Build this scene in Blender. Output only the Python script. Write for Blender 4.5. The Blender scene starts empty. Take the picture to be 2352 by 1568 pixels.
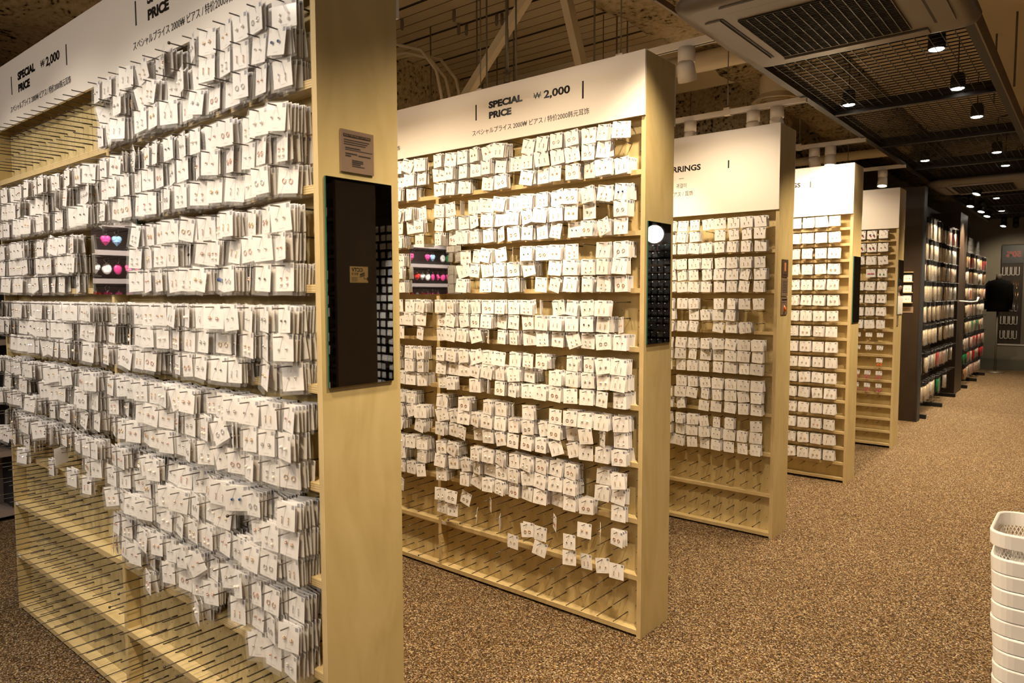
import bpy, bmesh, math, random
from mathutils import Vector, Matrix, Euler
R = random.Random(7)
SC = bpy.context.scene
COL = SC.collection
rad = math.radians

# ------------------------------------------------------------------ camera
CAM = Vector((1.4297, 0.0, 1.4603))
cd = bpy.data.cameras.new('camera'); cam = bpy.data.objects.new('camera', cd); COL.objects.link(cam)
cd.sensor_width = 36.0; cd.lens = 1623.18 / 2352 * 36.0
cd.clip_start = 0.05; cd.clip_end = 100
_yaw, _pt, _roll = 0.68915, 0.06657, -0.0014
_fw = Vector((-math.sin(_yaw)*math.cos(_pt), math.cos(_yaw)*math.cos(_pt), -math.sin(_pt)))
_r = Vector((math.cos(_yaw), math.sin(_yaw), 0)); _u = _r.cross(_fw)
_r2 = _r*math.cos(_roll) + _u*math.sin(_roll); _u2 = -_r*math.sin(_roll) + _u*math.cos(_roll)
cam.matrix_world = Matrix(((_r2.x, _u2.x, -_fw.x, CAM.x), (_r2.y, _u2.y, -_fw.y, CAM.y), (_r2.z, _u2.z, -_fw.z, CAM.z), (0, 0, 0, 1)))
cd.dof.use_dof = True; cd.dof.focus_distance = 3.4; cd.dof.aperture_fstop = 6.0
SC.camera = cam
# ------------------------------------------------------------------ world, view
w = bpy.data.worlds.new('world'); SC.world = w; w.use_nodes = True
w.node_tree.nodes['Background'].inputs[0].default_value = (0.9, 0.72, 0.5, 1)
w.node_tree.nodes['Background'].inputs[1].default_value = 0.06
SC.view_settings.view_transform = 'Standard'; SC.view_settings.look = 'None'
SC.view_settings.gamma = 1; SC.view_settings.use_curve_mapping = False
SC.view_settings.exposure = 0.12
LM = 4.6                                                # all lamp powers share this factor
WARM = (1.0, 0.79, 0.54); NEUT = (1.0, 0.885, 0.755)
SC.cycles.diffuse_bounces = 7; SC.cycles.max_bounces = 14; SC.cycles.transparent_max_bounces = 12

# ------------------------------------------------------------------ materials
def mat(name, col, rough=0.5, metal=0.0, spec=0.5, emit=None, es=0.0, alpha=1.0):
    m = bpy.data.materials.new(name); m.use_nodes = True
    b = m.node_tree.nodes['Principled BSDF']
    b.inputs['Base Color'].default_value = (*col, 1); b.inputs['Roughness'].default_value = rough
    b.inputs['Metallic'].default_value = metal; b.inputs['Specular IOR Level'].default_value = spec
    if emit: b.inputs['Emission Color'].default_value = (*emit, 1); b.inputs['Emission Strength'].default_value = es
    return m
def nodes(m): return m.node_tree.nodes, m.node_tree.links, m.node_tree.nodes['Principled BSDF']
def ramp(n, stops, interp='LINEAR'):
    r = n.new('ShaderNodeValToRGB'); cr = r.color_ramp; cr.interpolation = interp
    while len(cr.elements) < len(stops): cr.elements.new(0.5)
    for e, (p, c) in zip(cr.elements, stops): e.position = p; e.color = (*c, 1)
    return r
def noisy(name, stops, scale=(1, 1, 1), nscale=5.0, detail=4.0, rough=0.6, bump=0.0, kind='noise', interp='LINEAR', spec=0.4, world=False, dist=0.0):
    m = mat(name, (1, 1, 1), rough, spec=spec); n, l, b = nodes(m)
    tc = n.new('ShaderNodeTexCoord'); mp = n.new('ShaderNodeMapping'); mp.inputs['Scale'].default_value = scale
    if world:
        g = n.new('ShaderNodeNewGeometry'); l.new(g.outputs['Position'], mp.inputs['Vector'])
    else: l.new(tc.outputs['Object'], mp.inputs['Vector'])
    if kind == 'voronoi':
        t = n.new('ShaderNodeTexVoronoi'); t.inputs['Scale'].default_value = nscale; out = t.outputs['Color']
    else:
        t = n.new('ShaderNodeTexNoise'); t.inputs['Scale'].default_value = nscale; t.inputs['Detail'].default_value = detail
        t.inputs['Distortion'].default_value = dist; out = t.outputs['Fac']
    l.new(mp.outputs['Vector'], t.inputs['Vector'])
    r = ramp(n, stops, interp); l.new(out, r.inputs['Fac']); l.new(r.outputs['Color'], b.inputs['Base Color'])
    if bump:
        bp = n.new('ShaderNodeBump'); bp.inputs['Strength'].default_value = bump; bp.inputs['Distance'].default_value = 0.02
        l.new(out, bp.inputs['Height']); l.new(bp.outputs['Normal'], b.inputs['Normal'])
    return m
ply = noisy('plywood', [(0.25, (0.53, 0.40, 0.17)), (0.5, (0.60, 0.465, 0.21)), (0.75, (0.65, 0.515, 0.25))], (1.2, 1.2, 0.35), 7, 5, 0.42, world=True, dist=1.6)
ply_h = noisy('plywood_shelf', [(0.25, (0.53, 0.40, 0.18)), (0.75, (0.66, 0.525, 0.27))], (0.4, 6, 6), 8, 4, 0.5, world=True)
ply_b = noisy('plywood_back', [(0.3, (0.50, 0.385, 0.17)), (0.7, (0.61, 0.485, 0.245))], (5, 5, 0.5), 5, 4, 0.5, world=True)
def ply_edge(name, axis):
    m = mat(name, (1, 1, 1), 0.55); n, l, b = nodes(m)
    g = n.new('ShaderNodeNewGeometry'); wv = n.new('ShaderNodeTexWave'); wv.wave_type = 'BANDS'; wv.bands_direction = axis
    wv.inputs['Scale'].default_value = 55; wv.inputs['Distortion'].default_value = 1.5; wv.inputs['Detail Scale'].default_value = 0.4
    l.new(g.outputs['Position'], wv.inputs['Vector'])
    r = ramp(n, [(0.0, (0.38, 0.25, 0.10)), (0.5, (0.57, 0.43, 0.21)), (1.0, (0.62, 0.49, 0.255))]); l.new(wv.outputs['Fac'], r.inputs['Fac'])
    l.new(r.outputs['Color'], b.inputs['Base Color']); return m
ply_ex = ply_edge('plywood_edge_upright', 'X'); ply_ez = ply_edge('plywood_edge_shelf', 'Z')
carpet = mat('carpet', (1, 1, 1), 0.95, spec=0.1)
n, l, b = nodes(carpet)
g = n.new('ShaderNodeNewGeometry'); v = n.new('ShaderNodeTexVoronoi'); v.inputs['Scale'].default_value = 215
l.new(g.outputs['Position'], v.inputs['Vector'])
sx = n.new('ShaderNodeSeparateColor'); l.new(v.outputs['Color'], sx.inputs['Color'])
r = ramp(n, [(0.0, (0.014, 0.008, 0.004)), (0.3, (0.056, 0.030, 0.0115)), (0.6, (0.128, 0.074, 0.029)), (0.84, (0.235, 0.155, 0.072)), (1.0, (0.47, 0.36, 0.21))])
l.new(sx.outputs['Red'], r.inputs['Fac'])
hs = n.new('ShaderNodeHueSaturation'); mr1 = n.new('ShaderNodeMapRange'); mr2 = n.new('ShaderNodeMapRange')
mr1.inputs['To Min'].default_value = 0.480; mr1.inputs['To Max'].default_value = 0.520; mr2.inputs['To Min'].default_value = 0.65; mr2.inputs['To Max'].default_value = 1.2
l.new(sx.outputs['Green'], mr1.inputs['Value']); l.new(sx.outputs['Blue'], mr2.inputs['Value'])
l.new(mr1.outputs['Result'], hs.inputs['Hue']); l.new(mr2.outputs['Result'], hs.inputs['Saturation']); l.new(r.outputs['Color'], hs.inputs['Color']); l.new(hs.outputs['Color'], b.inputs['Base Color'])
bp = n.new('ShaderNodeBump'); bp.inputs['Strength'].default_value = 0.5; bp.inputs['Distance'].default_value = 0.004
l.new(sx.outputs['Green'], bp.inputs['Height']); l.new(bp.outputs['Normal'], b.inputs['Normal'])
deck = noisy('painted_deck', [(0.3, (0.60, 0.50, 0.35)), (0.7, (0.70, 0.59, 0.42))], (1, 1, 1), 2.0, 5, 0.7, world=True)
def spray_mat():
    m = mat('sprayed_fireproofing', (1, 1, 1), 0.95, spec=0.1); n, l, b = nodes(m)
    g = n.new('ShaderNodeNewGeometry'); t = n.new('ShaderNodeTexNoise'); t.inputs['Scale'].default_value = 28; t.inputs['Detail'].default_value = 6
    t2 = n.new('ShaderNodeTexNoise'); t2.inputs['Scale'].default_value = 3.5
    l.new(g.outputs['Position'], t.inputs['Vector']); l.new(g.outputs['Position'], t2.inputs['Vector'])
    ad = n.new('ShaderNodeMath'); ad.operation = 'ADD'; mu = n.new('ShaderNodeMath'); mu.operation = 'MULTIPLY'; mu.inputs[1].default_value = 0.5
    l.new(t2.outputs['Fac'], mu.inputs[0]); l.new(t.outputs['Fac'], ad.inputs[0]); l.new(mu.outputs[0], ad.inputs[1])
    r = ramp(n, [(0.55, (0.03, 0.022, 0.014)), (0.66, (0.42, 0.34, 0.21)), (0.9, (0.60, 0.49, 0.32))]); l.new(ad.outputs[0], r.inputs['Fac'])
    l.new(r.outputs['Color'], b.inputs['Base Color'])
    bp = n.new('ShaderNodeBump'); bp.inputs['Strength'].default_value = 0.9; bp.inputs['Distance'].default_value = 0.03
    l.new(t.outputs['Fac'], bp.inputs['Height']); l.new(bp.outputs['Normal'], b.inputs['Normal']); return m
spray = spray_mat()
duct_m = mat('painted_duct', (0.72, 0.61, 0.42), 0.6)
seam_m = mat('deck_seam', (0.03, 0.026, 0.02), 0.8)
sign_m = mat('sign_board', (0.86, 0.79, 0.71), 0.38)
ink = mat('black_ink', (0.012, 0.010, 0.010), 0.22, spec=0.6)
ink_s = mat('thin_ink', (0.022, 0.018, 0.016), 0.5)
peg_m = mat('dark_peg', (0.075, 0.060, 0.046), 0.4, 0.4)
card_m = mat('card_white', (0.82, 0.795, 0.775), 0.5)
stk_m = mat('price_sticker', (0.24, 0.245, 0.30), 0.5)
pr_m = mat('grey_print', (0.50, 0.48, 0.46), 0.6)
gold = mat('gold', (0.85, 0.55, 0.24), 0.22, 1); rose = mat('rose_gold', (0.82, 0.46, 0.33), 0.22, 1)
silver = mat('silver', (0.72, 0.70, 0.69), 0.18, 1); pearl = mat('pearl', (0.88, 0.82, 0.74), 0.2, spec=0.8)
black = mat('black_stone', (0.012, 0.012, 0.014), 0.15); blue = mat('blue_stone', (0.01, 0.05, 0.20), 0.12)
red = mat('red_tassel', (0.62, 0.03, 0.02), 0.5); pink = mat('pink_bead', (0.62, 0.05, 0.22), 0.4); orange = mat('orange_bead', (0.85, 0.20, 0.03), 0.35)
green = mat('green_bead', (0.05, 0.32, 0.09), 0.35)
mirror_m = mat('mirror_glass', (0.86, 0.88, 0.87), 0.015, 1)
glass_e = mat('mirror_edge', (0.02, 0.12, 0.09), 0.2)
dark_m = noisy('dark_brown_board', [(0.3, (0.026, 0.0145, 0.008)), (0.7, (0.036, 0.021, 0.012))], (1, 1, 0.4), 8, 3, 0.45, world=True)
dark_b = mat('dark_blue_black_steel', (0.022, 0.023, 0.026), 0.45)
blk = mat('black_steel', (0.014, 0.012, 0.011), 0.45, 0.3); blk_card = mat('black_card', (0.02, 0.02, 0.02), 0.35)
grey_sh = mat('grey_shelf', (0.30, 0.245, 0.225), 0.5)
white_m = mat('white_enamel', (0.80, 0.74, 0.66), 0.4); white_p = mat('white_plastic', (0.78, 0.745, 0.70), 0.38)
ac_m = mat('beige_plastic', (0.20, 0.165, 0.13), 0.42); ac_d = mat('grille_dark', (0.02, 0.018, 0.016), 0.6)
steel_rod = mat('zinc_rod', (0.22, 0.19, 0.15), 0.5, 0.6)
lens_m = mat('lit_lens', (1, 1, 1), 0.3, emit=(1.0, 0.88, 0.72), es=16)
plaq_m = mat('copper_plaque', (0.36, 0.25, 0.18), 0.25, 0.35)
kraft = mat('kraft_label', (0.78, 0.60, 0.30), 0.6)
shirt_m = noisy('black_knit', [(0.3, (0.006, 0.006, 0.006)), (0.7, (0.012, 0.011, 0.011))], (1, 1, 1), 90, 2, 0.95, spec=0.1)
skin_m = mat('mannequin_neck', (0.10, 0.08, 0.06), 0.6)
cream = noisy('cream_beads', [(0.35, (0.55, 0.42, 0.26)), (0.65, (0.86, 0.76, 0.58))], (1, 1, 1), 130, 2, 0.3, bump=0.4)
red_b = noisy('red_beads', [(0.35, (0.35, 0.01, 0.02)), (0.65, (0.75, 0.03, 0.05))], (1, 1, 1), 130, 2, 0.3)
pink_b = noisy('pale_pink_beads', [(0.35, (0.62, 0.35, 0.30)), (0.65, (0.85, 0.68, 0.60))], (1, 1, 1), 130, 2, 0.3)
grn_b = noisy('green_beads', [(0.35, (0.0, 0.12, 0.04)), (0.65, (0.02, 0.35, 0.12))], (1, 1, 1), 130, 2, 0.3)
amb_b = noisy('amber_beads', [(0.35, (0.30, 0.12, 0.04)), (0.65, (0.75, 0.45, 0.20))], (1, 1, 1), 130, 2, 0.3)
silv_b = noisy('white_beads', [(0.35, (0.5, 0.48, 0.45)), (0.65, (0.95, 0.93, 0.9))], (1, 1, 1), 130, 2, 0.2)
wallg = noisy('grey_plaster', [(0.3, (0.26, 0.23, 0.175)), (0.7, (0.31, 0.275, 0.21))], (1, 1, 1), 3, 4, 0.8, world=True)
# clear bag: mostly see-through film with a faint sheen
bag_m = bpy.data.materials.new('clear_film'); bag_m.use_nodes = True
n, l = bag_m.node_tree.nodes, bag_m.node_tree.links; n.clear()
o_ = n.new('ShaderNodeOutputMaterial'); mx = n.new('ShaderNodeMixShader'); tr = n.new('ShaderNodeBsdfTransparent'); pb = n.new('ShaderNodeBsdfPrincipled')
tr.inputs[0].default_value = (0.96, 0.95, 0.93, 1); pb.inputs['Base Color'].default_value = (0.8, 0.77, 0.72, 1); pb.inputs['Roughness'].default_value = 0.16
mx.inputs[0].default_value = 0.16; l.new(tr.outputs[0], mx.inputs[1]); l.new(pb.outputs[0], mx.inputs[2]); l.new(mx.outputs[0], o_.inputs[0])

# ------------------------------------------------------------------ mesh helpers
class MB:
    def __init__(s): s.v = []; s.f = []; s.m = []; s.s = []
    def face(s, pts, mi=0, sm=False):
        k = len(s.v); s.v += [tuple(p) for p in pts]; s.f.append(tuple(range(k, k+len(pts)))); s.m.append(mi); s.s.append(sm)
    def box(s, x0, x1, y0, y1, z0, z1, mi=0, T=None, ex=None, ey=None, ez=None):
        k = len(s.v); P = [Vector((x, y, z)) for x in (x0, x1) for y in (y0, y1) for z in (z0, z1)]
        if T: P = [T @ p for p in P]
        s.v += [tuple(p) for p in P]
        for q, a in (((0, 1, 3, 2), ex), ((4, 6, 7, 5), ex), ((0, 4, 5, 1), ey), ((2, 3, 7, 6), ey), ((0, 2, 6, 4), ez), ((1, 5, 7, 3), ez)):
            s.f.append(tuple(k+i for i in q)); s.m.append(mi if a is None else a); s.s.append(False)
        return s
    def rings(s, rs, mi=0, cap=(True, True), closed=True, sm=True):
        k = len(s.v); N = len(rs[0])
        for rg in rs: s.v += [tuple(p) for p in rg]
        for i in range(len(rs)-1):
            for j in range(N if closed else N-1):
                a = k+i*N+j; b2 = k+i*N+(j+1) % N
                s.f.append((a, b2, b2+N, a+N)); s.m.append(mi); s.s.append(sm)
        if cap[0]: s.f.append(tuple(k+j for j in reversed(range(N)))); s.m.append(mi); s.s.append(False)
        if cap[1]: s.f.append(tuple(k+(len(rs)-1)*N+j for j in range(N))); s.m.append(mi); s.s.append(False)
        return s
    def tube(s, pts, r, n=8, mi=0, closed=False, cap=True):
        pts = [Vector(p) for p in pts]; rs = []; L = len(pts)
        up0 = None
        for i, p in enumerate(pts):
            if closed: t = (pts[(i+1) % L]-pts[i-1]).normalized()
            else: t = (pts[min(i+1, L-1)]-pts[max(i-1, 0)]).normalized()
            if up0 is None: up0 = Vector((0, 0, 1)) if abs(t.z) < 0.9 else Vector((1, 0, 0))
            a = t.cross(up0).normalized(); up0 = a.cross(t).normalized()
            rr = r[i] if isinstance(r, (list, tuple)) else r
            rs.append([p+(a*math.cos(2*math.pi*j/n)+up0*math.sin(2*math.pi*j/n))*rr for j in range(n)])
        if closed: rs.append(rs[0])
        return s.rings(rs, mi, (cap and not closed, cap and not closed))
    def lathe(s, prof, c=(0, 0, 0), n=16, mi=0, T=None, cap=(True, True)):
        rs = []
        for (rr, z) in prof:
            rg = [Vector((c[0]+rr*math.cos(2*math.pi*j/n), c[1]+rr*math.sin(2*math.pi*j/n), c[2]+z)) for j in range(n)]
            rs.append([T @ p for p in rg] if T else rg)
        return s.rings(rs, mi, cap)
    def ball(s, c, r, mi=0, n=8, m=5, sq=(1, 1, 1)):
        c = Vector(c); rs = []
        for i in range(m+1):
            a = -math.pi/2+math.pi*i/m; q = max(math.cos(a), 0.02)
            rs.append([c+Vector((r*q*math.cos(2*math.pi*j/n)*sq[0], r*q*math.sin(2*math.pi*j/n)*sq[1], r*math.sin(a)*sq[2])) for j in range(n)])
        return s.rings(rs, mi)
    def octa(s, c, r, mi=0, T=None):
        P = [Vector(c)+Vector(d)*r for d in ((1, 0, 0), (-1, 0, 0), (0, 1, 0), (0, -1, 0), (0, 0, 1), (0, 0, -1))]
        if T: P = [T @ p for p in P]
        k = len(s.v); s.v += [tuple(p) for p in P]
        for q in ((0, 2, 4), (2, 1, 4), (1, 3, 4), (3, 0, 4), (2, 0, 5), (1, 2, 5), (3, 1, 5), (0, 3, 5)):
            s.f.append(tuple(k+i for i in q)); s.m.append(mi); s.s.append(False)
    def mesh(s, name, mats):
        me = bpy.data.meshes.new(name); me.from_pydata(s.v, [], s.f)
        for q in (mats if isinstance(mats, (list, tuple)) else [mats]): me.materials.append(q)
        me.polygons.foreach_set('material_index', s.m); me.polygons.foreach_set('use_smooth', s.s); me.update(); return me
    def build(s, name, mats, parent=None, loc=None):
        return link(name, s.mesh(name, mats), parent, loc)
def link(name, me, parent=None, loc=None, rot=None):
    o = bpy.data.objects.new(name, me); COL.objects.link(o)
    if parent: o.parent = parent
    if loc is not None: o.location = loc
    if rot is not None: o.rotation_euler = rot
    return o
def tag(o, label=None, cat=None, group=None, kind=None):
    if label: o['label'] = label
    if cat: o['category'] = cat
    if group: o['group'] = group
    if kind: o['kind'] = kind
    return o
def thing(name, label, cat, loc=(0, 0, 0), group=None):
    return tag(link(name, None, None, loc), label, cat, group)
def box(name, b6, m, parent=None, **k): return MB().box(*b6, **k).build(name, m, parent)
def structure(o): o['kind'] = 'structure'; return o
def rrect(w2, d2, rr, z, n=5, c=(0, 0)):
    pts = []
    for (sx_, sy_, a0) in ((1, 1, 0), (-1, 1, 90), (-1, -1, 180), (1, -1, 270)):
        for i in range(n+1):
            a = rad(a0+90*i/n); pts.append(Vector((c[0]+sx_*(w2-rr)+rr*math.cos(a), c[1]+sy_*(d2-rr)+rr*math.sin(a), z)))
    return pts
def spot(parent, loc, target, watts, col, size=60, blend=0.6, rr=0.03):
    ld = bpy.data.lights.new('lamp', 'SPOT'); ld.energy = watts*LM; ld.color = col; ld.spot_size = rad(size); ld.spot_blend = blend; ld.shadow_soft_size = rr
    o = bpy.data.objects.new('lamp', ld); COL.objects.link(o); o.parent = parent
    d = Vector(target)-Vector(loc); o.location = Vector(loc)-(Vector(parent.location) if parent else Vector((0, 0, 0)))
    o.rotation_euler = d.to_track_quat('-Z', 'Y').to_euler(); return o
def text_mesh(body, bold=0.0, space=1.0, flip=False):
    c = bpy.data.curves.new('t', 'FONT'); c.body = body; c.size = 1.0; c.offset = bold; c.extrude = 0.004; c.space_character = space; c.resolution_u = 3
    o = bpy.data.objects.new('t', c); COL.objects.link(o); bpy.context.view_layer.update()
    me = bpy.data.meshes.new_from_object(o.evaluated_get(bpy.context.evaluated_depsgraph_get()))
    bpy.data.objects.remove(o); bpy.data.curves.remove(c); me.materials.clear(); return me
def put_text(name, body, parent, m, x0, x1, z0, z1, y, bold=0.0, face='-Y', label=None, flip=False):
    """lettering fitted into the rectangle x0..x1, z0..z1 on a vertical face"""
    me = text_mesh(body, bold)
    xs = [q.co.x for q in me.vertices]; ys = [q.co.y for q in me.vertices]
    ax, bx_, ay, by_ = min(xs), max(xs), min(ys), max(ys)
    for q in me.vertices:
        u = (q.co.x-ax)/(bx_-ax); t = (q.co.y-ay)/(by_-ay); h = 0.0006 if q.co.z > 0 else 0.0
        if flip: u = 1-u
        if face == '-Y': q.co = (x0+(x1-x0)*u, y-h, z0+(z1-z0)*t)
        elif face == '+X': q.co = (y+h, x0+(x1-x0)*u, z0+(z1-z0)*t)
        elif face == '-X': q.co = (y-h, x1-(x1-x0)*u, z0+(z1-z0)*t)
    me.materials.append(m); o = link(name, me, parent)
    if label: o['label'] = label
    return o
ORD = 'first second third fourth fifth sixth seventh eighth ninth tenth eleventh twelfth thirteenth fourteenth fifteenth sixteenth seventeenth eighteenth nineteenth twentieth'.split()
def nth(k):
    if k <= 20: return ORD[k-1]
    if k == 30: return 'thirtieth'
    return ('twenty-' if k < 30 else 'thirty-') + ORD[(k-1) % 10]

# ------------------------------------------------------------------ room shell
YB = 17.0
structure(box('floor', (-6.0, 7.5, -4.5, YB, -0.05, 0.0), carpet))
cm = MB().box(-6.0, 7.5, -4.5, YB, 3.7, 3.75, 0)
y = -3.7; k = 0
while y < 9:                                            # deck seams: one wide dark joint, three fine ones between
    wd = 0.011 if k % 4 == 0 else 0.0025
    cm.box(-6.0, 7.5, y-wd, y+wd, 3.694 if k % 4 == 0 else 3.698, 3.7005, 1); y += 0.135; k += 1
structure(cm.build('ceiling', [deck, seam_m]))
structure(box('wall_left', (-6.05, -6.0, -4.5, YB, 0, 3.7), dark_m))
structure(box('wall_right', (7.5, 7.55, -4.5, YB, 0, 3.7), dark_m))
structure(box('wall_front', (-6, 7.5, -4.55, -4.5, 0, 3.7), wallg))
structure(box('wall_back', (-6, 7.5, YB, YB+0.05, 0, 3.7), wallg))
def rough_beam(name, x0, x1, y0, y1, z0, z1, seed, label=None):
    """a beam with a lumpy sprayed coat"""
    rr = random.Random(seed); L = (x1-x0) if (x1-x0) > (y1-y0) else (y1-y0); along = (x1-x0) > (y1-y0)
    N = max(10, int(L/0.16)); rs = []
    W = (y1-y0) if along else (x1-x0); H = z1-z0
    prof = [(-.5, 1), (-.5, .6), (-.49, .3), (-.46, .06), (-.3, .0), (-.1, -.01), (.1, 0), (.3, .01), (.46, .06), (.49, .3), (.5, .6), (.5, 1)]
    for i in range(N+1):
        t = L*i/N; rg = []
        for (a, c) in prof:
            q = a*W+rr.uniform(-.025, .025); zz = z0+c*H+(rr.uniform(-.03, .03) if c < 1 else 0)
            rg.append(Vector((x0+t, (y0+y1)/2+q, zz)) if along else Vector(((x0+x1)/2+q, y0+t, zz)))
        rs.append(rg)
    return MB().rings(rs, 0, (True, True), closed=False).build(name, spray)
structure(rough_beam('trim_beam_aisle', -1.15, -0.25, -1.0, 16.5, 3.3, 3.72, 1))
structure(rough_beam('trim_beam_wall', -5.6, -3.75, -1.0, 9.5, 3.25, 3.72, 2))
structure(rough_beam('trim_beam_cross', -3.7, -1.2, 7.35, 8.0, 3.15, 3.72, 3))
structure(rough_beam('trim_beam_far', -3.7, -1.2, 10.2, 11.0, 3.15, 3.72, 5))
structure(rough_beam('trim_beam_right', 1.05, 2.9, 2.0, 16.5, 3.15, 3.72, 4))

# ------------------------------------------------------------------ display units
UY = (1.016, 2.589, 4.169, 5.780, 7.381)
DEP = 0.248; LEN = 2.4; HT = 2.44; PD = 0.048; PP = 0.0813
TZ = [0.012, 0.249, 0.494, 0.733, 0.975, 1.220, 1.465, 1.702, 1.949, 2.186]
PEGL = 0.120
pm = MB(); pm.tube([(0, 0, 0), (0, -0.028, 0)], 0.0027, 6); pm.tube([(0, -0.028, 0), (0, -PEGL+0.004, 0), (0, -PEGL, 0.0015)], [0.0018, 0.0018, 0.0021], 6)
peg_mesh = pm.mesh('peg_hook', peg_m)
pm = MB(); pm.tube([(0, 0, 0), (0, -0.028, 0)], 0.0027, 6); pm.tube([(0, -0.028, 0), (0, -PEGL+0.006, 0)], 0.0018, 6); pm.ball((0, -PEGL+0.002, 0), 0.0048, 0, 8, 4)
peg_cap = pm.mesh('peg_hook', peg_m)
def shelf_mb(x0, x1, y0, y1, z0, th=0.020):
    return MB().box(x0, x1, y0, y1, z0, z0+th, 0, ey=1)
def make_unit(Y, label, sign_z, tiers, full=False, back=False):
    t = thing('display_unit', label, 'display unit', (0, Y, 0), 'plywood peg displays along the aisle')
    for x0 in (-0.020, -LEN):
        MB().box(x0, x0+0.020, 0, DEP, 0.0, HT, 0, ey=1, ez=1).build('end_panel', [ply, ply_ex], t)
    bb = MB().box(-LEN+0.020, -0.020, PD+0.001, PD+0.007, 0.012, HT-0.02, 0)
    if not full:                                        # spare peg holes between the hooks
        for c in range(28):
            for r_ in range(27):
                x = -0.091-PP*(c % 14)-(1.2 if c >= 14 else 0)+PP/2; z = TZ[r_//3]+(0.065, 0.138, 0.207)[r_ % 3]-0.036
                bb.face([(x+0.0022*math.cos(q*math.pi/3), PD+0.0006, z+0.0022*math.sin(q*math.pi/3)) for q in range(6)], 1)
    bb.build('back_board', [ply_b, seam_m], t)
    box('back_board', (-LEN+0.020, -0.020, DEP-PD-0.007, DEP-PD-0.001, 0.012, HT-0.02), ply_b, t)
    MB().box(-LEN+0.020, -0.020, 0, DEP, HT-0.02, HT, 0, ey=1).build('top_panel', [ply, ply_ez], t)
    bays = ((-1.190, -0.020), (-LEN+0.020, -1.210))
    if not full:
        MB().box(-1.210, -1.190, 0.0, PD, 0.012, HT-0.02, 0, ey=1).build('divider', [ply, ply_ex], t)
        if back: MB().box(-1.210, -1.190, DEP-PD, DEP, 0.012, HT-0.02, 0, ey=1).build('divider', [ply, ply_ex], t)
    for z in tiers:
        for (a, c) in (((-LEN+0.020, -0.020),) if full else bays):
            shelf_mb(a, c, 0.0005, PD, z).build('shelf', [ply_h, ply_ez], t)
            if back: shelf_mb(a, c, DEP-PD, DEP-0.0005, z).build('shelf', [ply_h, ply_ez], t)
    s = box('sign_panel', (-LEN, -0.0005, -0.011, -0.001, sign_z, HT), sign_m, t)
    s2 = box('sign_panel', (-LEN, -0.0005, DEP+0.001, DEP+0.011, sign_z, HT), sign_m, t)
    return t, s
def bar(s, x, z0, z1, wd=0.008): box('divider_bar', (x-wd/2, x+wd/2, -0.0118, -0.0110, z0, z1), ink, s)
def special_sign(s, dx):
    bar(s, -0.917+dx, 2.299, 2.373); bar(s, -0.299+dx, 2.296, 2.370)
    put_text('lettering', 'SPECIAL', s, ink, -0.836+dx, -0.630+dx, 2.341, 2.374, -0.0112, 0.055)
    put_text('lettering', 'PRICE', s, ink, -0.834+dx, -0.696+dx, 2.293, 2.326, -0.0112, 0.055)
    wn = put_text('lettering', 'W', s, ink, -0.566+dx, -0.524+dx, 2.337, 2.366, -0.0112, 0.0)
    for zz in (2.3545, 2.3485): MB().box(-0.568+dx, -0.522+dx, -0.0118, -0.0112, zz-0.0011, zz+0.0011).build('stroke', ink, wn)
    put_text('lettering', '2,000', s, ink, -0.508+dx, -0.366+dx, 2.326, 2.367, -0.0112, 0.03)
    put_text('lettering', '\u30b9\u30da\u30b7\u30e3\u30eb\u30d7\u30e9\u30a4\u30b9 2000\u20a9 \u30d4\u30a2\u30b9 / \u7279\u4ef72000\u97e9\u5143\u8033\u9970', s, ink_s, -0.942+dx, -0.267+dx, 2.226, 2.254, -0.0112, 0.0)
UL = ('tall plywood peg display nearest the camera, two price signs, long empty hooks at its base',
      'second plywood peg display, sharply lit, price sign with glossy black words',
      'third plywood peg display, earrings sign in three languages, three small plaques on its end',
      'fourth plywood display with close single-row shelves under a brightly lit sign',
      'fifth and farthest plywood display with a blank sign and pink earrings low down')
U1, s1 = make_unit(UY[0], UL[0], 2.176, TZ[:9], back=True)
U2, s2 = make_unit(UY[1], UL[1], 2.182, TZ[:9])
U3, s3 = make_unit(UY[2], UL[2], 1.949, TZ[:8])
T4 = [0.017+0.1205*i for i in range(17)]; T5 = [0.02+0.1205*i for i in range(17)]
U4, s4 = make_unit(UY[3], UL[3], 2.064, T4, full=True)
U5, s5 = make_unit(UY[4], UL[4], 2.069, T5, full=True)
for dx in (0, -1.2): special_sign(s1, dx); special_sign(s2, dx)
for k_ in (1, 2, 3, 4, 5, 6): box('shelf_label', (-1.184, -1.150, -0.0012, 0.0006, TZ[k_]+0.004, TZ[k_]+0.017), card_m, U2)
for k_ in (1, 2): box('shelf_label', (-2.372, -2.340, -0.0012, 0.0006, TZ[k_]+0.004, TZ[k_]+0.017), card_m, U1)
for dx in (0, -1.2):
    bar(s3, -0.306+dx, 2.216, 2.263); bar(s3, -0.914+dx, 2.216, 2.263)
    put_text('lettering', 'EARRINGS', s3, ink, -0.738+dx, -0.484+dx, 2.226, 2.263, -0.0112, 0.03)
    box('dash', (-0.629+dx, -0.595+dx, -0.0118, -0.0110, 2.184, 2.1865), ink_s, s3)
    put_text('lettering', '\uadc0\uac78\uc774', s3, ink_s, -0.647+dx, -0.578+dx, 2.126, 2.155, -0.0112)
    put_text('lettering', '\u30d4\u30a2\u30b9 / \u8033\u9970', s3, ink_s, -0.691+dx, -0.533+dx, 2.074, 2.105, -0.0112)
bar(s4, -0.315, 2.285, 2.332); bar(s4, -0.745, 2.285, 2.332)
put_text('lettering', 'EARRINGS', s4, ink, -0.645, -0.391, 2.294, 2.330, -0.0112, 0.03)

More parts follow.
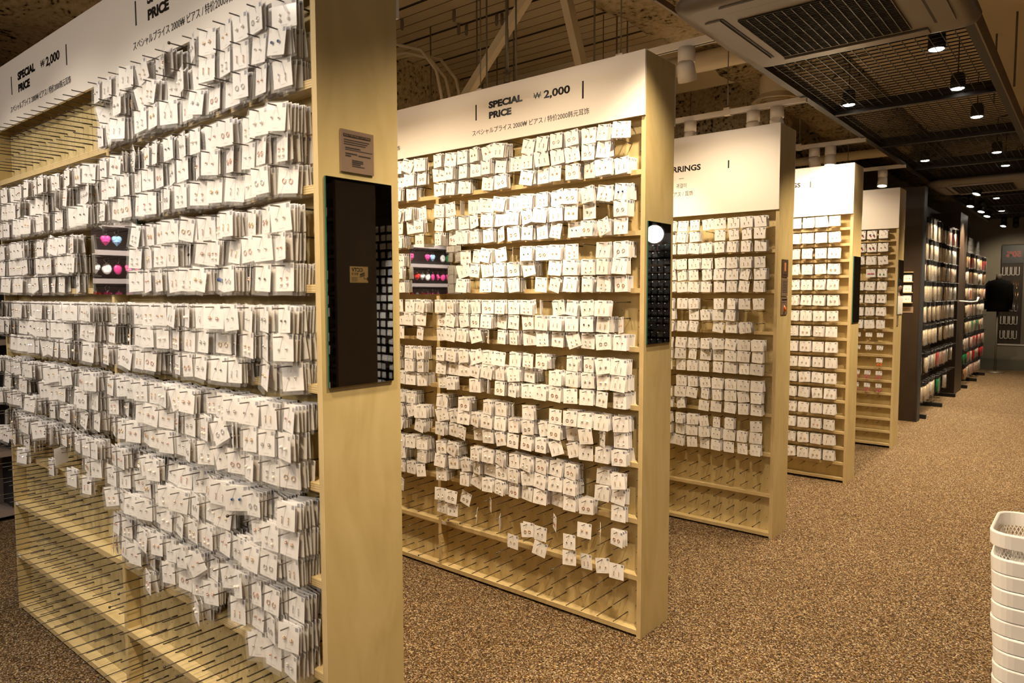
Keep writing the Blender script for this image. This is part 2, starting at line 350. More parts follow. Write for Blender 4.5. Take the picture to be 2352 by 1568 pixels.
# ------------------------------------------------------------------ earring pieces (shared meshes)
def em(f, mats):
    mb = MB(); f(mb); return mb.mesh('earring', mats)
def hoop(mb, r=0.0062, t=0.0011, mi=0, c=(0, -0.002, -0.004)):
    mb.tube([(c[0]+r*math.cos(a*math.pi/6), c[1], c[2]+r*math.sin(a*math.pi/6)) for a in range(12)], t, 5, mi, closed=True)
EAR = []
for mm in (rose, gold, silver):
    EAR.append(em(lambda b_: hoop(b_), mm))
    EAR.append(em(lambda b_: (b_.ball((0, -0.003, 0), 0.0032, 0, 6, 4)), mm))
    EAR.append(em(lambda b_: (b_.ball((0, -0.003, 0), 0.0028, 0, 6, 4), b_.tube([(0, -0.003, 0), (0, -0.003, -0.012)], 0.0007, 4, 0), b_.ball((0, -0.003, -0.014), 0.0036, 1, 8, 5, (1, 1, 1.3))), [mm, pearl]))
    EAR.append(em(lambda b_: [b_.ball((0.0034*math.cos(k_*1.2566), -0.003, 0.0034*math.sin(k_*1.2566)), 0.0022, 0, 6, 3) for k_ in range(5)]+[b_.ball((0, -0.004, 0), 0.0022, 1, 6, 4)], [mm, pearl]))
    EAR.append(em(lambda b_: (b_.tube([(0, -0.003, 0.002), (0, -0.003, -0.016)], 0.0011, 5, 0), b_.ball((0, -0.003, 0.002), 0.002, 0, 6, 3)), mm))
EAR.append(em(lambda b_: b_.ball((0, -0.004, 0), 0.0045, 0, 10, 6), pearl))
EAR.append(em(lambda b_: b_.octa((0, -0.003, 0), 0.0038), black))
E_BLUE = em(lambda b_: b_.ball((0, -0.004, 0), 0.0062, 0, 10, 6), blue)
E_BLUES = em(lambda b_: b_.ball((0, -0.004, 0), 0.0042, 0, 10, 6), blue)
E_BLACK = em(lambda b_: b_.octa((0, -0.003, 0), 0.0048), black)
def tassel(b_):
    b_.ball((0, -0.003, 0), 0.003, 1, 6, 4)
    for k_ in range(9): b_.tube([(0, -0.003, -0.002), (0.004*math.cos(k_*.7), -0.003+0.004*math.sin(k_*.7), -0.014), (0.006*math.cos(k_*.7), -0.003+0.005*math.sin(k_*.7), -0.045)], 0.0012, 4, 0)
E_TAS = em(tassel, [red, gold])
E_PINKD = em(lambda b_: (hoop(b_, 0.013, 0.0022, 0, (0, -0.004, -0.034)), b_.tube([(0, -0.003, 0), (0, -0.003, -0.022)], 0.0006, 4, 1)), [pink, gold])
E_ORD = em(lambda b_: ([b_.ball((0.006*math.sin(k_*2.1), -0.004, -0.022-0.006*k_), 0.0065, 0, 6, 4) for k_ in range(4)], b_.tube([(0, -0.003, 0), (0, -0.003, -0.022)], 0.0006, 4, 1)), [orange, gold])
E_GOLDD = em(lambda b_: (b_.ball((0, -0.004, -0.036), 0.0055, 0, 8, 5), b_.tube([(0, -0.003, 0), (0, -0.003, -0.034)], 0.0008, 4, 0)), gold)
E_BOW = em(lambda b_: (b_.ball((-0.007, -0.004, 0), 0.007, 0, 8, 5, (1, .5, .8)), b_.ball((0.007, -0.004, 0), 0.007, 0, 8, 5, (1, .5, .8)), b_.ball((0, -0.005, 0), 0.003, 1, 6, 4)), [pink, gold])
E_NAVY = em(lambda b_: (b_.ball((0, -0.004, 0), 0.009, 0, 8, 5, (1, .5, 1)), b_.ball((0.006, -0.005, -0.010), 0.006, 1, 8, 5)), [mat('slate_fabric', (0.09, 0.10, 0.14), .7), red])
E_GRN = em(lambda b_: (b_.ball((0, -0.004, -0.008), 0.006, 0, 8, 5, (1, .6, 1.3)), b_.ball((0, -0.004, 0), 0.003, 1, 6, 4)), [green, pink])

def card_mesh(name, wd, h):
    mb = MB(); top = 0.010; x = wd/2
    mb.box(-x, x, -0.0004, 0.0004, -(h-top), top, 0)
    mb.face([(x-0.013, -0.0006, top-0.012), (x-0.003, -0.0006, top-0.012), (x-0.003, -0.0006, top-0.002), (x-0.013, -0.0006, top-0.002)], 1)
    mb.face([(-0.009, -0.0006, -(h-top)+0.006), (0.009, -0.0006, -(h-top)+0.006), (0.009, -0.0006, -(h-top)+0.0072), (-0.009, -0.0006, -(h-top)+0.0072)], 2)
    return mb.mesh(name, [card_m, stk_m, pr_m])
def film_mesh(wd, h):
    mb = MB(); x = wd/2+0.004
    mb.face([(-x, -0.0070, -(h-0.010)-0.010), (x, -0.0070, -(h-0.010)-0.010), (x, -0.0070, -0.008), (-x, -0.0070, -0.008)], 0)
    mb.face([(-x, -0.0070, -0.008), (x, -0.0070, -0.008), (x, -0.0010, 0.013), (-x, -0.0010, 0.013)], 0)
    return mb.mesh('clear_bag', bag_m)
CW = [(0.060, 0.066), (0.066, 0.066), (0.070, 0.068)]
CB = [card_mesh('bagged_earring_card', a, c) for a, c in CW]; FB = [film_mesh(a, c) for a, c in CW]
CU = [card_mesh('earring_card', a, c) for a, c in ((0.064, 0.066), (0.068, 0.066), (0.070, 0.066))]
CL = [card_mesh('large_earring_card', a, c) for a, c in ((0.076, 0.076), (0.082, 0.078))]
CS = card_mesh('large_earring_card', 0.052, 0.038)

class Stuff:                                            # the many cards that are not individuals
    def __init__(s, mats): s.mb = MB(); s.mats = mats
    def card(s, T, wd, h, film=False, ear=None, edge=True):
        x = wd/2; top = 0.010; mb = s.mb
        mb.box(-x, x, -0.0004, 0.0004, -(h-top), top, 0, T)
        q = [(x-0.013, -0.0007, top-0.012), (x-0.003, -0.0007, top-0.012), (x-0.003, -0.0007, top-0.002), (x-0.013, -0.0007, top-0.002)]
        mb.face([T @ Vector(p) for p in q], 1)
        if film:
            xx = x+0.004; zb = -(h-top)-0.010
            mb.face([T @ Vector(p) for p in ((-xx, -0.004, zb), (xx, -0.004, zb), (xx, -0.004, 0.008), (-xx, -0.004, 0.008))], 2)
        if ear is not None:
            for sx_ in (-0.012, 0.012):
                mb.octa((sx_, -0.0035, -0.026), 0.0035, ear, T)
                if ear in (3, 4): mb.octa((sx_, -0.0035, -0.034), 0.0028, 6, T)
SMATS = [card_m, stk_m, bag_m, rose, gold, silver, pearl, black]
st1 = Stuff(SMATS); st2 = Stuff(SMATS)

def hooks(cols0, rows):                                 # x, z of every hook of a bay
    return [(ci, ri) for ci in cols0 for ri in rows]
def hx(c): return -0.091-PP*(c % 14)-(1.2 if c >= 14 else 0)
def hz(r_): return TZ[r_//3]+(0.065, 0.138, 0.207)[r_ % 3]
def downrow(r_): return 27-r_
def place_card(rootname, me, loc, rot, label, cat, group, ears, film=None, sx=0.012, ez=-0.026, elabel=None):
    o = link(rootname, me, None, loc, rot); tag(o, label, cat, group)
    if film: link('clear_bag', film, o)
    for e in ears:
        for s_ in (-sx, sx):
            q = link('earring', e, o, (s_+R.uniform(-.001, .001), 0, ez+R.uniform(-.002, .002)))
            if elabel: q['label'] = elabel
    return o
# ---- which hooks carry cards on display one and two
def filled1(c, r_):
    t, k = divmod(r_, 3); x = hx(c)
    if t == 6 and -1.39 < x < -0.92: return 0
    if c < 14:
        if t <= 1: return 0
        if t == 2: return (7 if c < 4 else 6 if c < 8 else 5 if c < 11 else 3) if (k > 0 or c in (0, 1, 2, 3, 6, 10, 12)) and R.random() < .93 else 0
        if t == 8 and k == 2 and c in (0, 5): return 3
        return 0 if R.random() < 0.03 else R.choice((5, 6, 7, 8, 9))
    if t <= 2 or t == 8: return 0
    if t == 3 and k == 0: return 2 if c in (15, 17, 20, 24) else 0
    if t == 3 and k == 1: return R.choice((0, 1, 3))
    return 0 if R.random() < 0.05 else R.choice((4, 6, 7, 8))
def filled2(c, r_):
    t, k = divmod(r_, 3); x = hx(c)
    if t == 6 and -1.45 < x < -0.99: return 0
    if t == 0: return 0
    if t == 1:
        if c >= 14: return 1 if (c, k) == (16, 2) else 0
        if k == 2: return 1 if c in (1, 4, 9, 11, 12, 13) else 3 if c == 0 else 1 if c == 2 else 0
        if k == 1: return 1 if c in (3, 5, 8, 10, 12, 13) else 2 if c == 6 else 0
        return 1 if c in (0, 1, 2, 3, 4, 5, 7) and c != 4 and c != 1 else (1 if c in (1, 5) else 0)
    if t == 2 and c < 14: return 0 if R.random() < 0.12 else R.choice((3, 5, 6, 7))
    if c in (0,) and r_ in (25, 17): return 0
    return 0 if R.random() < 0.07 else R.choice((1, 3, 5, 6, 7, 8))
def unit_cards(Y, fill, ncols, nrow, stuff, meshes, sizes, films, rootname, what, disp, group, jit, special, limit=300):
    yb = Y+PD; jobs = []
    for c in range(ncols):
        for r_ in nrow:
            n_ = fill(c, r_)
            if n_ <= 0: continue
            x, z = hx(c), hz(r_)
            jobs.append(((Vector((x, yb-0.1, z))-CAM).length, c, r_, n_, x, z))
    jobs.sort()
    used = {}
    for i, (d, c, r_, n_, x, z) in enumerate(jobs):
        used[(c, r_)] = n_
        wi = R.choice((0, 1, 1, 2)); wd, h = sizes[wi]
        yaw0 = R.gauss(0, jit); roll0 = R.gauss(0, R.choice((3, 4, 9)))
        gap = min(0.0125, 0.080/max(n_, 1)); yf = yb-R.choice((R.uniform(0.080, 0.098), R.uniform(0.066, 0.100)))
        if n_ <= 2: yaw0 = R.choice((R.uniform(-8, 8), R.uniform(-75, 40), R.uniform(-20, 20)))
        sp = special.get((c, r_))
        ear = R.choice(EAR) if not sp else sp[0]
        rot = Euler((rad(R.uniform(-4, 1)), rad(roll0), rad(yaw0)))
        if i < limit:
            nm = (sp[1]+' ' if sp else '')
            lab = '%s%s, %s hook from end panel, %s peg row down, %s' % (nm, what, nth(c+1), nth(downrow(r_)), disp)
            place_card(rootname, meshes[wi], (x, yf, z-0.0035), rot, lab, 'earring card', group, [ear], films[wi] if films else None,
                       elabel=sp[2] if sp else None)
        else:
            T = Matrix.Translation((x, yf, z-0.0035)) @ rot.to_matrix().to_4x4()
            stuff.card(T, wd, h, bool(films), R.choice((3, 4, 5, 6, 7)))
        yw = yaw0; ei = R.choice((3, 4, 5, 6))
        for q in range(1, n_):
            yw = yw*0.6+R.gauss(0, jit*0.45); yy = yf+gap*q+R.uniform(-.001, .001)
            if yy > yb-0.004: break
            T = Matrix.Translation((x+R.uniform(-.002, .002), yy, z-0.0035)) @ Euler((rad(R.uniform(-3, 3)), rad(R.gauss(0, 3.5)), rad(yw))).to_matrix().to_4x4()
            stuff.card(T, wd, h, bool(films), ei)
    return used
SP1 = {(4, 18): (E_BLUE, 'blue-stud', 'dark blue round studs'), (12, 9): (E_BLACK, 'black-stud', None), (3, 11): (E_BLUES, 'blue-drop', 'small blue drops'),
       (0, 25): (E_BLUES, 'blue-stud', 'blue studs'), (21, 16): (E_TAS, 'red-tassel', 'red tassels'), (17, 21): (E_TAS, 'red-tassel', 'red tassels'), (24, 9): (E_TAS, 'red-tassel', 'red tassels'), (9, 9): (E_BLACK, 'black-stud', None)}
SP2 = {(0, 23): (E_BLUES, 'navy-stud', 'navy studs'), (2, 16): (E_BLACK, 'black-stud', None), (4, 8): (E_BLACK, 'black-stud', None)}
used1 = unit_cards(UY[0], filled1, 28, range(27), st1, CB, CW, FB, 'bagged_earring_card', 'bagged white earring card', 'nearest display', 'bagged earring cards on the nearest display', 13, SP1)
used2 = unit_cards(UY[1], filled2, 24, range(27), st2, CU, [(0.064, 0.066), (0.068, 0.066), (0.070, 0.066)], None, 'earring_card', 'white earring card', 'second display', 'earring cards on the second display', 8, SP2)
# display three: all in the shared mass of small cards
used3 = {}
for c in range(14):
    for r_ in range(6, 24):
        if R.random() < 0.06: continue
        n_ = R.choice((1, 2, 3, 5, 6)); used3[(c, r_)] = n_; x, z = hx(c), hz(r_); yf = UY[2]+PD-R.uniform(0.092, 0.110); wd = R.choice((0.060, 0.066, 0.072)); yw = R.gauss(0, 7)
        for q in range(n_):
            yy = yf+0.009*q
            T = Matrix.Translation((x+R.uniform(-.003, .003), yy, z-0.0035)) @ Euler((0, rad(R.gauss(0, 4)), rad(yw+R.gauss(0, 5)))).to_matrix().to_4x4()
            st2.card(T, wd, 0.064, False, R.choice((3, 4, 5, 6, 7)))
# back of the nearest display, seen in the mirror of the second
for c in range(16, 28):
    for r_ in range(3, 24):
        if R.random() < 0.35: continue
        x, z = hx(c), hz(r_)
        for q in range(R.choice((1, 3, 5))):
            T = Matrix.Translation((x, UY[0]+DEP-PD+0.095-0.012*q, z-0.0035)) @ Euler((0, rad(R.gauss(0, 4)), rad(180+R.gauss(0, 10)))).to_matrix().to_4x4()
            st1.card(T, 0.066, 0.066, True, R.choice((3, 4, 5)))
o = st1.mb.build('bagged_earring_card', SMATS); tag(o, 'all further bagged earring cards behind and beside the front ones on the nearest display', 'earring card', kind='stuff')
o = st2.mb.build('earring_card', SMATS); tag(o, 'all further small white earring cards stacked on the second and third displays', 'earring card', kind='stuff')
# ---- pegs: the hundred largest in view as parts, the rest one part
def pegs(unit, Y, used, allp, ycap=0.25):
    lst = []
    for (x, z, key) in allp:
        d = (Vector((x, Y-0.03, z))-CAM).length
        lst.append((d+(0 if key not in used else 6), x, z, key))
    lst.sort(key=lambda q: q[0]); rest = MB()
    for i, (d, x, z, key) in enumerate(lst):
        me = peg_cap if R.random() < ycap else peg_mesh
        if i < 100: link('peg_hook', me, unit, (x, PD, z))
        else: rest.tube([(x, PD, z), (x, PD-0.03, z)], 0.0027, 5); rest.tube([(x, PD-0.03, z), (x, PD-PEGL, z)], 0.0018, 5)
    if len(lst) > 100: rest.build('peg_hook', peg_m, unit)['kind'] = 'stuff'
def grid(cs, rs, skip=None): return [(hx(c), hz(r_), (c, r_)) for c in cs for r_ in rs if not (skip and skip(c, r_))]
pegs(U1, UY[0], used1, grid(range(28), range(27), lambda c, r_: r_//3 == 6 and -1.39 < hx(c) < -0.92), 0.12)
pegs(U2, UY[1], used2, grid(range(26), range(27), lambda c, r_: r_//3 == 6 and -1.45 < hx(c) < -0.99), 0.12)
pegs(U3, UY[2], used3, grid(range(14), range(24)), 0.3)
# ---- displays four and five: one row of larger cards per shelf
def pocket_cards(unit, Y, T, ncol, rows, disp, fn):
    allp = []; used = {}
    for ri, z0 in enumerate(T):
        for c in range(ncol):
            x = -0.125-0.098*c; z = z0+0.100; allp.append((x, z, (c, ri)))
            spec = fn(c, len(T)-1-ri)
            if spec is None: continue
            used[(c, ri)] = 1
            kind, ears, nm, el = spec; n_ = R.choice((3, 5, 6, 7))
            wi = R.choice((0, 1, 1)); me = CS if kind == 'small' else CL[wi]; wd, h = (0.052, 0.038) if kind == 'small' else ((0.076, 0.076), (0.082, 0.078))[wi]
            yf = Y+PD-R.uniform(.070, .085); yaw = R.gauss(0, 7)
            if kind == 'small': n_ = 2
            for q in range(1, n_):
                T_ = Matrix.Translation((x+R.uniform(-.003, .003), yf+0.008*q, z-0.0035)) @ Euler((0, rad(R.gauss(0, 4)), rad(yaw+R.gauss(0, 5)))).to_matrix().to_4x4()
                st4.card(T_, wd, h, False, None)
            lab = '%s, %s column from end panel, %s shelf down, %s' % (nm, nth(c+1), nth(len(T)-ri), disp)
            place_card('large_earring_card', me, (x, yf, z-0.0035), Euler((0, rad(R.gauss(0, 3)), rad(yaw))), lab, 'earring card', 'large earring cards on the far displays', [ears], None, 0.015 if kind != 'small' else 0.012, -0.032 if kind != 'small' else -0.018, el)
    pegs(unit, Y, used, allp, 0.1)
st4 = Stuff(SMATS)
pocket_cards(U4, UY[3], T4, 7, 17, 'fourth display', lambda c, k: None if k >= 16 else ('big', R.choice(EAR), 'white earring card', None))
def f5(c, k):
    if k <= 1: return ('big', E_NAVY if c in (1, 2, 3) and not (k == 0 and c == 0) else R.choice(EAR), 'white earring card', None)
    if k == 3: return None if c == 2 else ('big', E_BOW if c == 1 else E_GRN if c == 0 else R.choice(EAR), 'white earring card', None)
    if k < 8: return ('big', R.choice(EAR), 'white earring card', None)
    if k == 8: return ('small', E_GOLDD, 'small card with dangling drops', None)
    if k == 9: return ('small', R.choice(EAR[:3]), 'short white earring card', None)
    if k == 10: return ('small', E_ORD, 'small card with orange dangling beads', 'orange beads') if c == 0 else None
    if k in (11, 12): return ('small', E_PINKD, 'small card with pink hoops', 'pink hoops')
    return None
pocket_cards(U5, UY[4], T5, 6, 17, 'fifth display', f5)
o = st4.mb.build('large_earring_card', SMATS); tag(o, 'cards stacked behind the front ones on the fourth and fifth displays', 'earring card', kind='stuff')

# ------------------------------------------------------------------ mirrors and plaques on the displays
def mirror_x(y0, y1, z0, z1, label):
    MBm = MB().box(0.0005, 0.006, y0, y1, z0, z1, 1); MBm.m[1] = 0
    return tag(MBm.build('mirror', [mirror_m, glass_e]), label, 'mirror', 'mirrors on the displays')
def mirror_y(x0, x1, Y, z0, z1, label):
    MBm = MB().box(x0, x1, Y-0.006, Y-0.0005, z0, z1, 1); MBm.m[2] = 0
    return tag(MBm.build('mirror', [mirror_m, glass_e]), label, 'mirror', 'mirrors on the displays')
mirror_x(1.032, 1.236, 1.234, 1.743, 'tall mirror on the end panel of the nearest display')
mirror_x(2.607, 2.808, 1.252, 1.760, 'tall mirror showing dark cards and a white globe, end of the second display')
mirror_x(5.812, 6.010, 1.240, 1.746, 'narrow mirror on the end panel of the fourth display')
mirror_x(7.403, 7.620, 1.268, 1.777, 'narrow mirror on the end panel of the fifth display')
mirror_y(-1.355, -0.975, UY[0], 1.462, 1.722, 'wide mirror set among the cards on the front of the nearest display')
mirror_y(-1.408, -1.028, UY[1], 1.462, 1.724, 'wide mirror set among the cards on the front of the second display')
def plaque(y0, y1, z0, z1, label, head=None, lines=(), m=plaq_m, x=0.0005):
    p = tag(MB().box(x, x+0.004, y0, y1, z0, z1, 0).build('notice_plaque', m), label, 'plaque', 'notice plaques on the displays')
    X = x+0.0042
    if head:
        hb = box('header_bar', (X-0.0001, X+0.0003, y0+0.07*(y1-y0), y1-0.10*(y1-y0), z1-0.17*(z1-z0), z1-0.10*(z1-z0)), ink, p)
        if head != '-': put_text('lettering', head, hb, plaq_m, y0+0.09*(y1-y0), y1-0.12*(y1-y0), z1-0.158*(z1-z0), z1-0.112*(z1-z0), X+0.0003, 0.0, '+X')
    for (a, c, zz, th) in lines:
        MB().box(X-0.0001, X+0.0002, y0+a*(y1-y0), y0+c*(y1-y0), z0+(zz-th/2)*(z1-z0), z0+(zz+th/2)*(z1-z0)).build('text_line', ink_s, p)
    return p
plaque(1.080, 1.180, 1.760, 1.862, 'copper coloured notice plaque above the mirror on the nearest display', 'BULK PURCHASES CUSTOMERS',
       [(.08, .86, .76, .022), (.08, .80, .71, .022), (.08, .74, .66, .022), (.12, .58, .575, .03), (.12, .95, .53, .018), (.12, .48, .44, .032), (.52, .90, .42, .03), (.12, .29, .385, .03), (.32, .66, .29, .03), (.32, .66, .245, .03), (.32, .58, .20, .03), (.32, .70, .155, .02)])
pl = plaque(4.226, 4.330, 1.560, 1.664, 'picture plaque, topmost of three on the end of the third display', None, [(.15, .85, .12, .05)], mat('plaque_picture', (0.10, 0.06, 0.04), .35))
MB().box(0.0045, 0.0049, 4.262, 4.292, 1.595, 1.645).build('picture', mat('picture_ink', (0.55, 0.22, 0.08), .5), pl)
plaque(4.226, 4.330, 1.448, 1.552, 'text plaque, middle of three on the end of the third display', None, [(.1, .85, .85-.09*i, .03) for i in range(8)])
pl = plaque(4.226, 4.330, 1.338, 1.440, 'plaque with small orange flame picture, lowest of three on the third display', '-', [(.1, .7, .70, .03)])
MB().lathe([(0.002, -0.02), (0.011, -0.012), (0.010, 0.004), (0.001, 0.022)], (0.005, 4.278, 1.372), 10, 0, None).build('flame_picture', orange, pl)
plaque(7.412, 7.470, 1.160, 1.256, 'small plaque below the mirror on the fifth display', '-', [(.1, .8, .6, .04)])

# ------------------------------------------------------------------ track lights between the displays
TRACKZ = 2.76
def track(Y, x0, x1, label):
    t = thing('light_track', label, 'light track', (0, Y, TRACKZ), 'white light tracks above the displays')
    MB().box(x0, x1, -0.018, 0.018, -0.018, 0.018).build('rail', white_m, t)
    MB().box(x0, x1, -0.006, 0.006, -0.0195, -0.0185).build('slot', ac_d, t)
    for x in (x1-0.55, x1-1.6):
        if x < x0: continue
        MB().box(x-0.022, x+0.022, -0.022, 0.022, -0.020, 0.032).build('clip', white_m, t)
        MB().tube([(x, 0, 0.03), (x, 0, 3.7-TRACKZ)], 0.004, 6).build('hanger_rod', steel_rod, t)
    return t
def spotlight(x, Y, target, watts, col, label, lit=True, size=62, m=None, blend=0.7, z=None, sc=1.0, group='white spotlights on the tracks'):
    m = m or white_m; z = z or (TRACKZ-0.018)
    t = thing('track_spotlight', label, 'spotlight', (x, Y, z), group)
    MB().lathe([(0.045*sc, -0.075*sc), (0.045*sc, -0.002), (0.02*sc, 0.0)], n=20).build('base_can', m, t)
    d = (Vector(target)-Vector((x, Y, z-0.13*sc))).normalized(); q = d.to_track_quat('Z', 'Y').to_matrix().to_4x4()
    T = Matrix.Translation((0, 0, -0.115*sc)) @ q
    MB().lathe([(0.030*sc, -0.045*sc), (0.044*sc, -0.03*sc), (0.050*sc, 0.055*sc), (0.046*sc, 0.055*sc), (0.043*sc, 0.035*sc)], n=20, T=T, cap=(True, False)).build('head', m, t)
    MB().lathe([(0.0435*sc, 0.0355*sc), (0.0435*sc, 0.0405*sc)], n=20, T=T).build('lens', lens_m if lit else white_m, t)
    if watts: spot(t, Vector((x, Y, z-0.115*sc))+d*0.062*sc, target, watts, col, size, blend, 0.04)
    return t
NSP = {}
TN = ('nearest', 'second', 'third', 'fourth', 'fifth')
for i, Y in enumerate(UY):
    yt = Y-(0.67 if i == 2 else 0.80)
    track(yt, -2.45, -0.115, 'white light track hanging in front of the %s display' % TN[i])
track(8.18, -3.0, -0.115, 'white light track hanging in front of the dark partition')
TN = TN+('partition',)
for (i, x, ty, tx, tz, wv, an) in ((0, -0.30, 0, -0.30, 1.0, 8.5, 98), (0, -0.85, 0, -0.85, 0.8, 9, 98), (0, -1.45, 0, -1.40, 1.0, 8.5, 98), (0, -2.10, 0, -2.0, 0.8, 8.5, 98),
                           (1, -0.32, 0, -0.40, 1.05, 10.5, 114), (1, -0.62, 0, -0.60, 1.56, 18, 40), (1, -1.15, 0, -1.1, 0.95, 12.5, 114), (1, -1.8, 0, -1.7, 0.95, 12, 114), (1, -0.95, -1.3, -0.95, 1.0, 13, 130), (1, -2.1, -1.3, -2.1, 1.0, 11, 130),  # last two aim backward, added as bounce fill off the nearest display
                           (2, -0.27, 0, -0.35, 0.95, 9.5, 116), (2, -0.55, 0, -0.72, 1.45, 10, 50), (2, -1.3, 0, -1.2, 1.1, 8, 120), (2, -0.80, -1.3, -0.7, 1.0, 13, 130), (2, -1.9, -1.3, -1.8, 1.0, 11, 130),  # last two likewise added, lighting the second display's back for fill
                           (3, -0.31, 0, -0.42, 2.0, 10, 70), (3, -0.476, 0, -0.45, 1.0, 9, 120), (3, -1.2, 0, -1.1, 1.2, 6, 120), (3, -0.95, -1.3, -0.8, 1.0, 12, 130),  # last one added too, its fill bounces off the third display
                           (4, -0.40, -1.15, -0.40, 0.3, 9, 110), (4, -0.535, 0, -0.45, 1.2, 10, 120),
                           (5, -0.325, -1.2, -0.33, 0.3, 9, 110)):
    NSP[i] = NSP.get(i, 0)+1
    yt = (UY+(8.98,))[i]-(0.67 if i == 2 else 0.80)
    lab = 'white spotlight on the track before the %s%s, %s from the aisle' % (TN[i], ' display' if i < 5 else '', nth(NSP[i]))
    spotlight(x, yt, (tx, yt+0.77+ty, tz), wv, NEUT if i == 0 else WARM, lab, size=an, blend=0.9)

for (Y_, nm) in ((-1.6, 'behind the camera'), (-3.2, 'farthest behind the camera')):  # unseen tracks added to fill the nearest display from the front
    track(Y_, -3.2, 3.2, 'added white fill light track %s' % nm)
    for j, x in enumerate((-2.6, -1.2, 0.3, 1.8)):
        spotlight(x, Y_, (x, Y_+2.4, 0.7), 8, NEUT, 'added white fill spotlight, %s from the left on the track %s' % (nth(j+1), nm), size=125, blend=1.0)

# ------------------------------------------------------------------ suspended mesh ceiling over the aisle
MX0, MX1, MZ = -0.13, 0.90, 2.80
mc = thing('suspended_grille', 'black steel mesh grille hung below the ceiling over the aisle', 'suspended grille', (0, 0, MZ))
for x in (MX0, MX1):
    for (q0, q1) in ((0.5, 2.92), (4.03, 15.5)): MB().box(x-0.02, x+0.02, q0, q1, -0.03, 0.06).build('side_rail', blk, mc)
MB().box(MX0-0.035, MX0-0.022, 0.5, 15.5, -0.02, 0.01).build('edge_strip', mat('pale_strip', (0.30, 0.24, 0.19), .5), mc)
MB().box(MX1+0.021, MX1+0.030, 4.03, 15.5, -0.03, 0.07).build('edge_strip', steel_rod, mc)
for y in (2.85, 4.06, 5.64, 7.1, 8.6, 10.1, 11.5, 12.9, 14.2):
    MB().box(MX0+0.02, MX1-0.02, y-0.025, y+0.025, -0.028, 0.05).build('cross_bar', blk, mc)
mm_ = MB(); y = 4.10
while y < 15.4:
    mm_.box(MX0+0.02, MX1-0.02, y-0.0018, y+0.0018, -0.002, 0.004); y += 0.064
for i in range(17):
    x = MX0+0.045+i*0.0605; mm_.box(x-0.002, x+0.002, 4.06, 15.4, -0.006, -0.002)
mm_.build('mesh_panel', blk, mc)
for (x, y) in ((0.80, 6.3), (0.80, 8.9), (0.95, 5.9)): MB().tube([(x, y, 0.05), (x, y, 3.35-MZ)], 0.007, 6).build('hanger_rod', steel_rod, mc)
i = 0
for (x, y, wv) in ((0.021, 5.48, 9), (0.677, 5.51, 9), (0.70, 4.56, 9), (0.68, 6.47, 9), (0.046, 8.24, 12), (0.65, 8.20, 12), (0.645, 9.10, 12), (0.67, 10.0, 12), (0.023, 10.0, 14), (0.30, 12.1, 14), (0.2, 14.0, 16), (0.30, 2.2, 9), (0.75, 1.6, 9), (0.35, 0.2, 9)):  # last three, out of view over the near aisle, are added fill
    i += 1
    t = thing('downlight', 'downlight', 'downlight', (x, y, MZ+0.030), 'downlights in the mesh ceiling')
    side = 'left' if x < 0.35 else 'right'
    t['label'] = 'small lit downlight on the %s of the mesh grille, %.1f metres along the aisle' % (side, y)
    MB().lathe([(0.035, 0.07), (0.042, 0.05), (0.045, -0.03), (0.041, -0.03), (0.038, -0.015)], n=16, cap=(True, False)).build('can', blk, t)
    MB().lathe([(0.030, -0.0345), (0.0385, -0.030), (0.0385, -0.016)], n=16).build('lens', lens_m, t)
    MB().tube([(0, 0, 0.07), (0, 0, 0.3), (0.1, 0.05, 0.32)], 0.004, 6).build('cable', blk, t)
    spot(t, (x, y, MZ+0.030-0.045), (x, y, 0), wv*3.9, WARM, 104, 0.6, 0.03)
FT = {4: (0.25, 16.9, 1.4)}
for j, (x, y, wv) in enumerate(((0.077, 11.44, 40), (0.112, 12.3, 34), (0.105, 13.07, 34), (0.139, 15.15, 16), (0.30, 15.3, 14), (0.30, 10.1, 40))):
    spotlight(x, y, FT.get(j, (-0.12, y-0.5, 1.35)), wv, (1, 0.82, 0.58), 'black spotlight aimed at the necklace racks, %s of a row under the far mesh grille' % nth(j+1), m=blk, z=2.799, group='black spotlights over the necklace racks', size=80)
# ceiling cassettes
def cassette(x, y, label):
    t = thing('air_conditioner', label, 'air conditioner', (x, y, 2.70), 'ceiling air conditioners over the aisle')
    W = 0.535
    b_ = MB(); b_.rings([rrect(W-0.06, W-0.06, .06, 0.0), rrect(W-0.012, W-0.012, .085, 0.012), rrect(W, W, .09, 0.04), rrect(W-0.01, W-0.01, .09, 0.06), rrect(W-.06, W-.06, .07, 0.075)], 0)
    b_.build('fascia', ac_m, t)
    MB().box(-0.42, 0.42, -0.42, 0.42, 0.075, 0.33).build('casing', blk, t)
    gr = MB().box(-0.32, 0.27, -0.27, 0.34, -0.003, -0.0005, 1)
    for k_ in range(16):
        q = -0.32+0.59*k_/15; gr.box(q-0.0014, q+0.0014, -0.27, 0.34, -0.009, -0.003, 0)
    for k_ in range(31):
        q = -0.27+0.61*k_/30; gr.box(-0.32, 0.27, q-0.0016, q+0.0016, -0.007, -0.003, 1)
    gr.build('grille', [ac_m, ac_d], t)
    for (dx, dy) in ((1, 0), (-1, 0), (0, 1), (0, -1)):
        fl = MB()
        if dx: fl.box(dx*0.415-0.035, dx*0.415+0.035, -0.33, 0.33, -0.008, -0.0008, 0); fl.box(dx*0.372-0.006, dx*0.372+0.006, -0.33, 0.33, -0.003, -0.0006, 1)
        else: fl.box(-0.33, 0.33, dy*0.425-0.035, dy*0.425+0.035, -0.008, -0.0008, 0); fl.box(-0.33, 0.33, dy*0.382-0.006, dy*0.382+0.006, -0.003, -0.0006, 1)
        fl.build('louver', [ac_m, ac_d], t)
    return t
cassette(0.445, 3.47, 'large grey four-way air conditioner in the mesh ceiling nearest the camera')
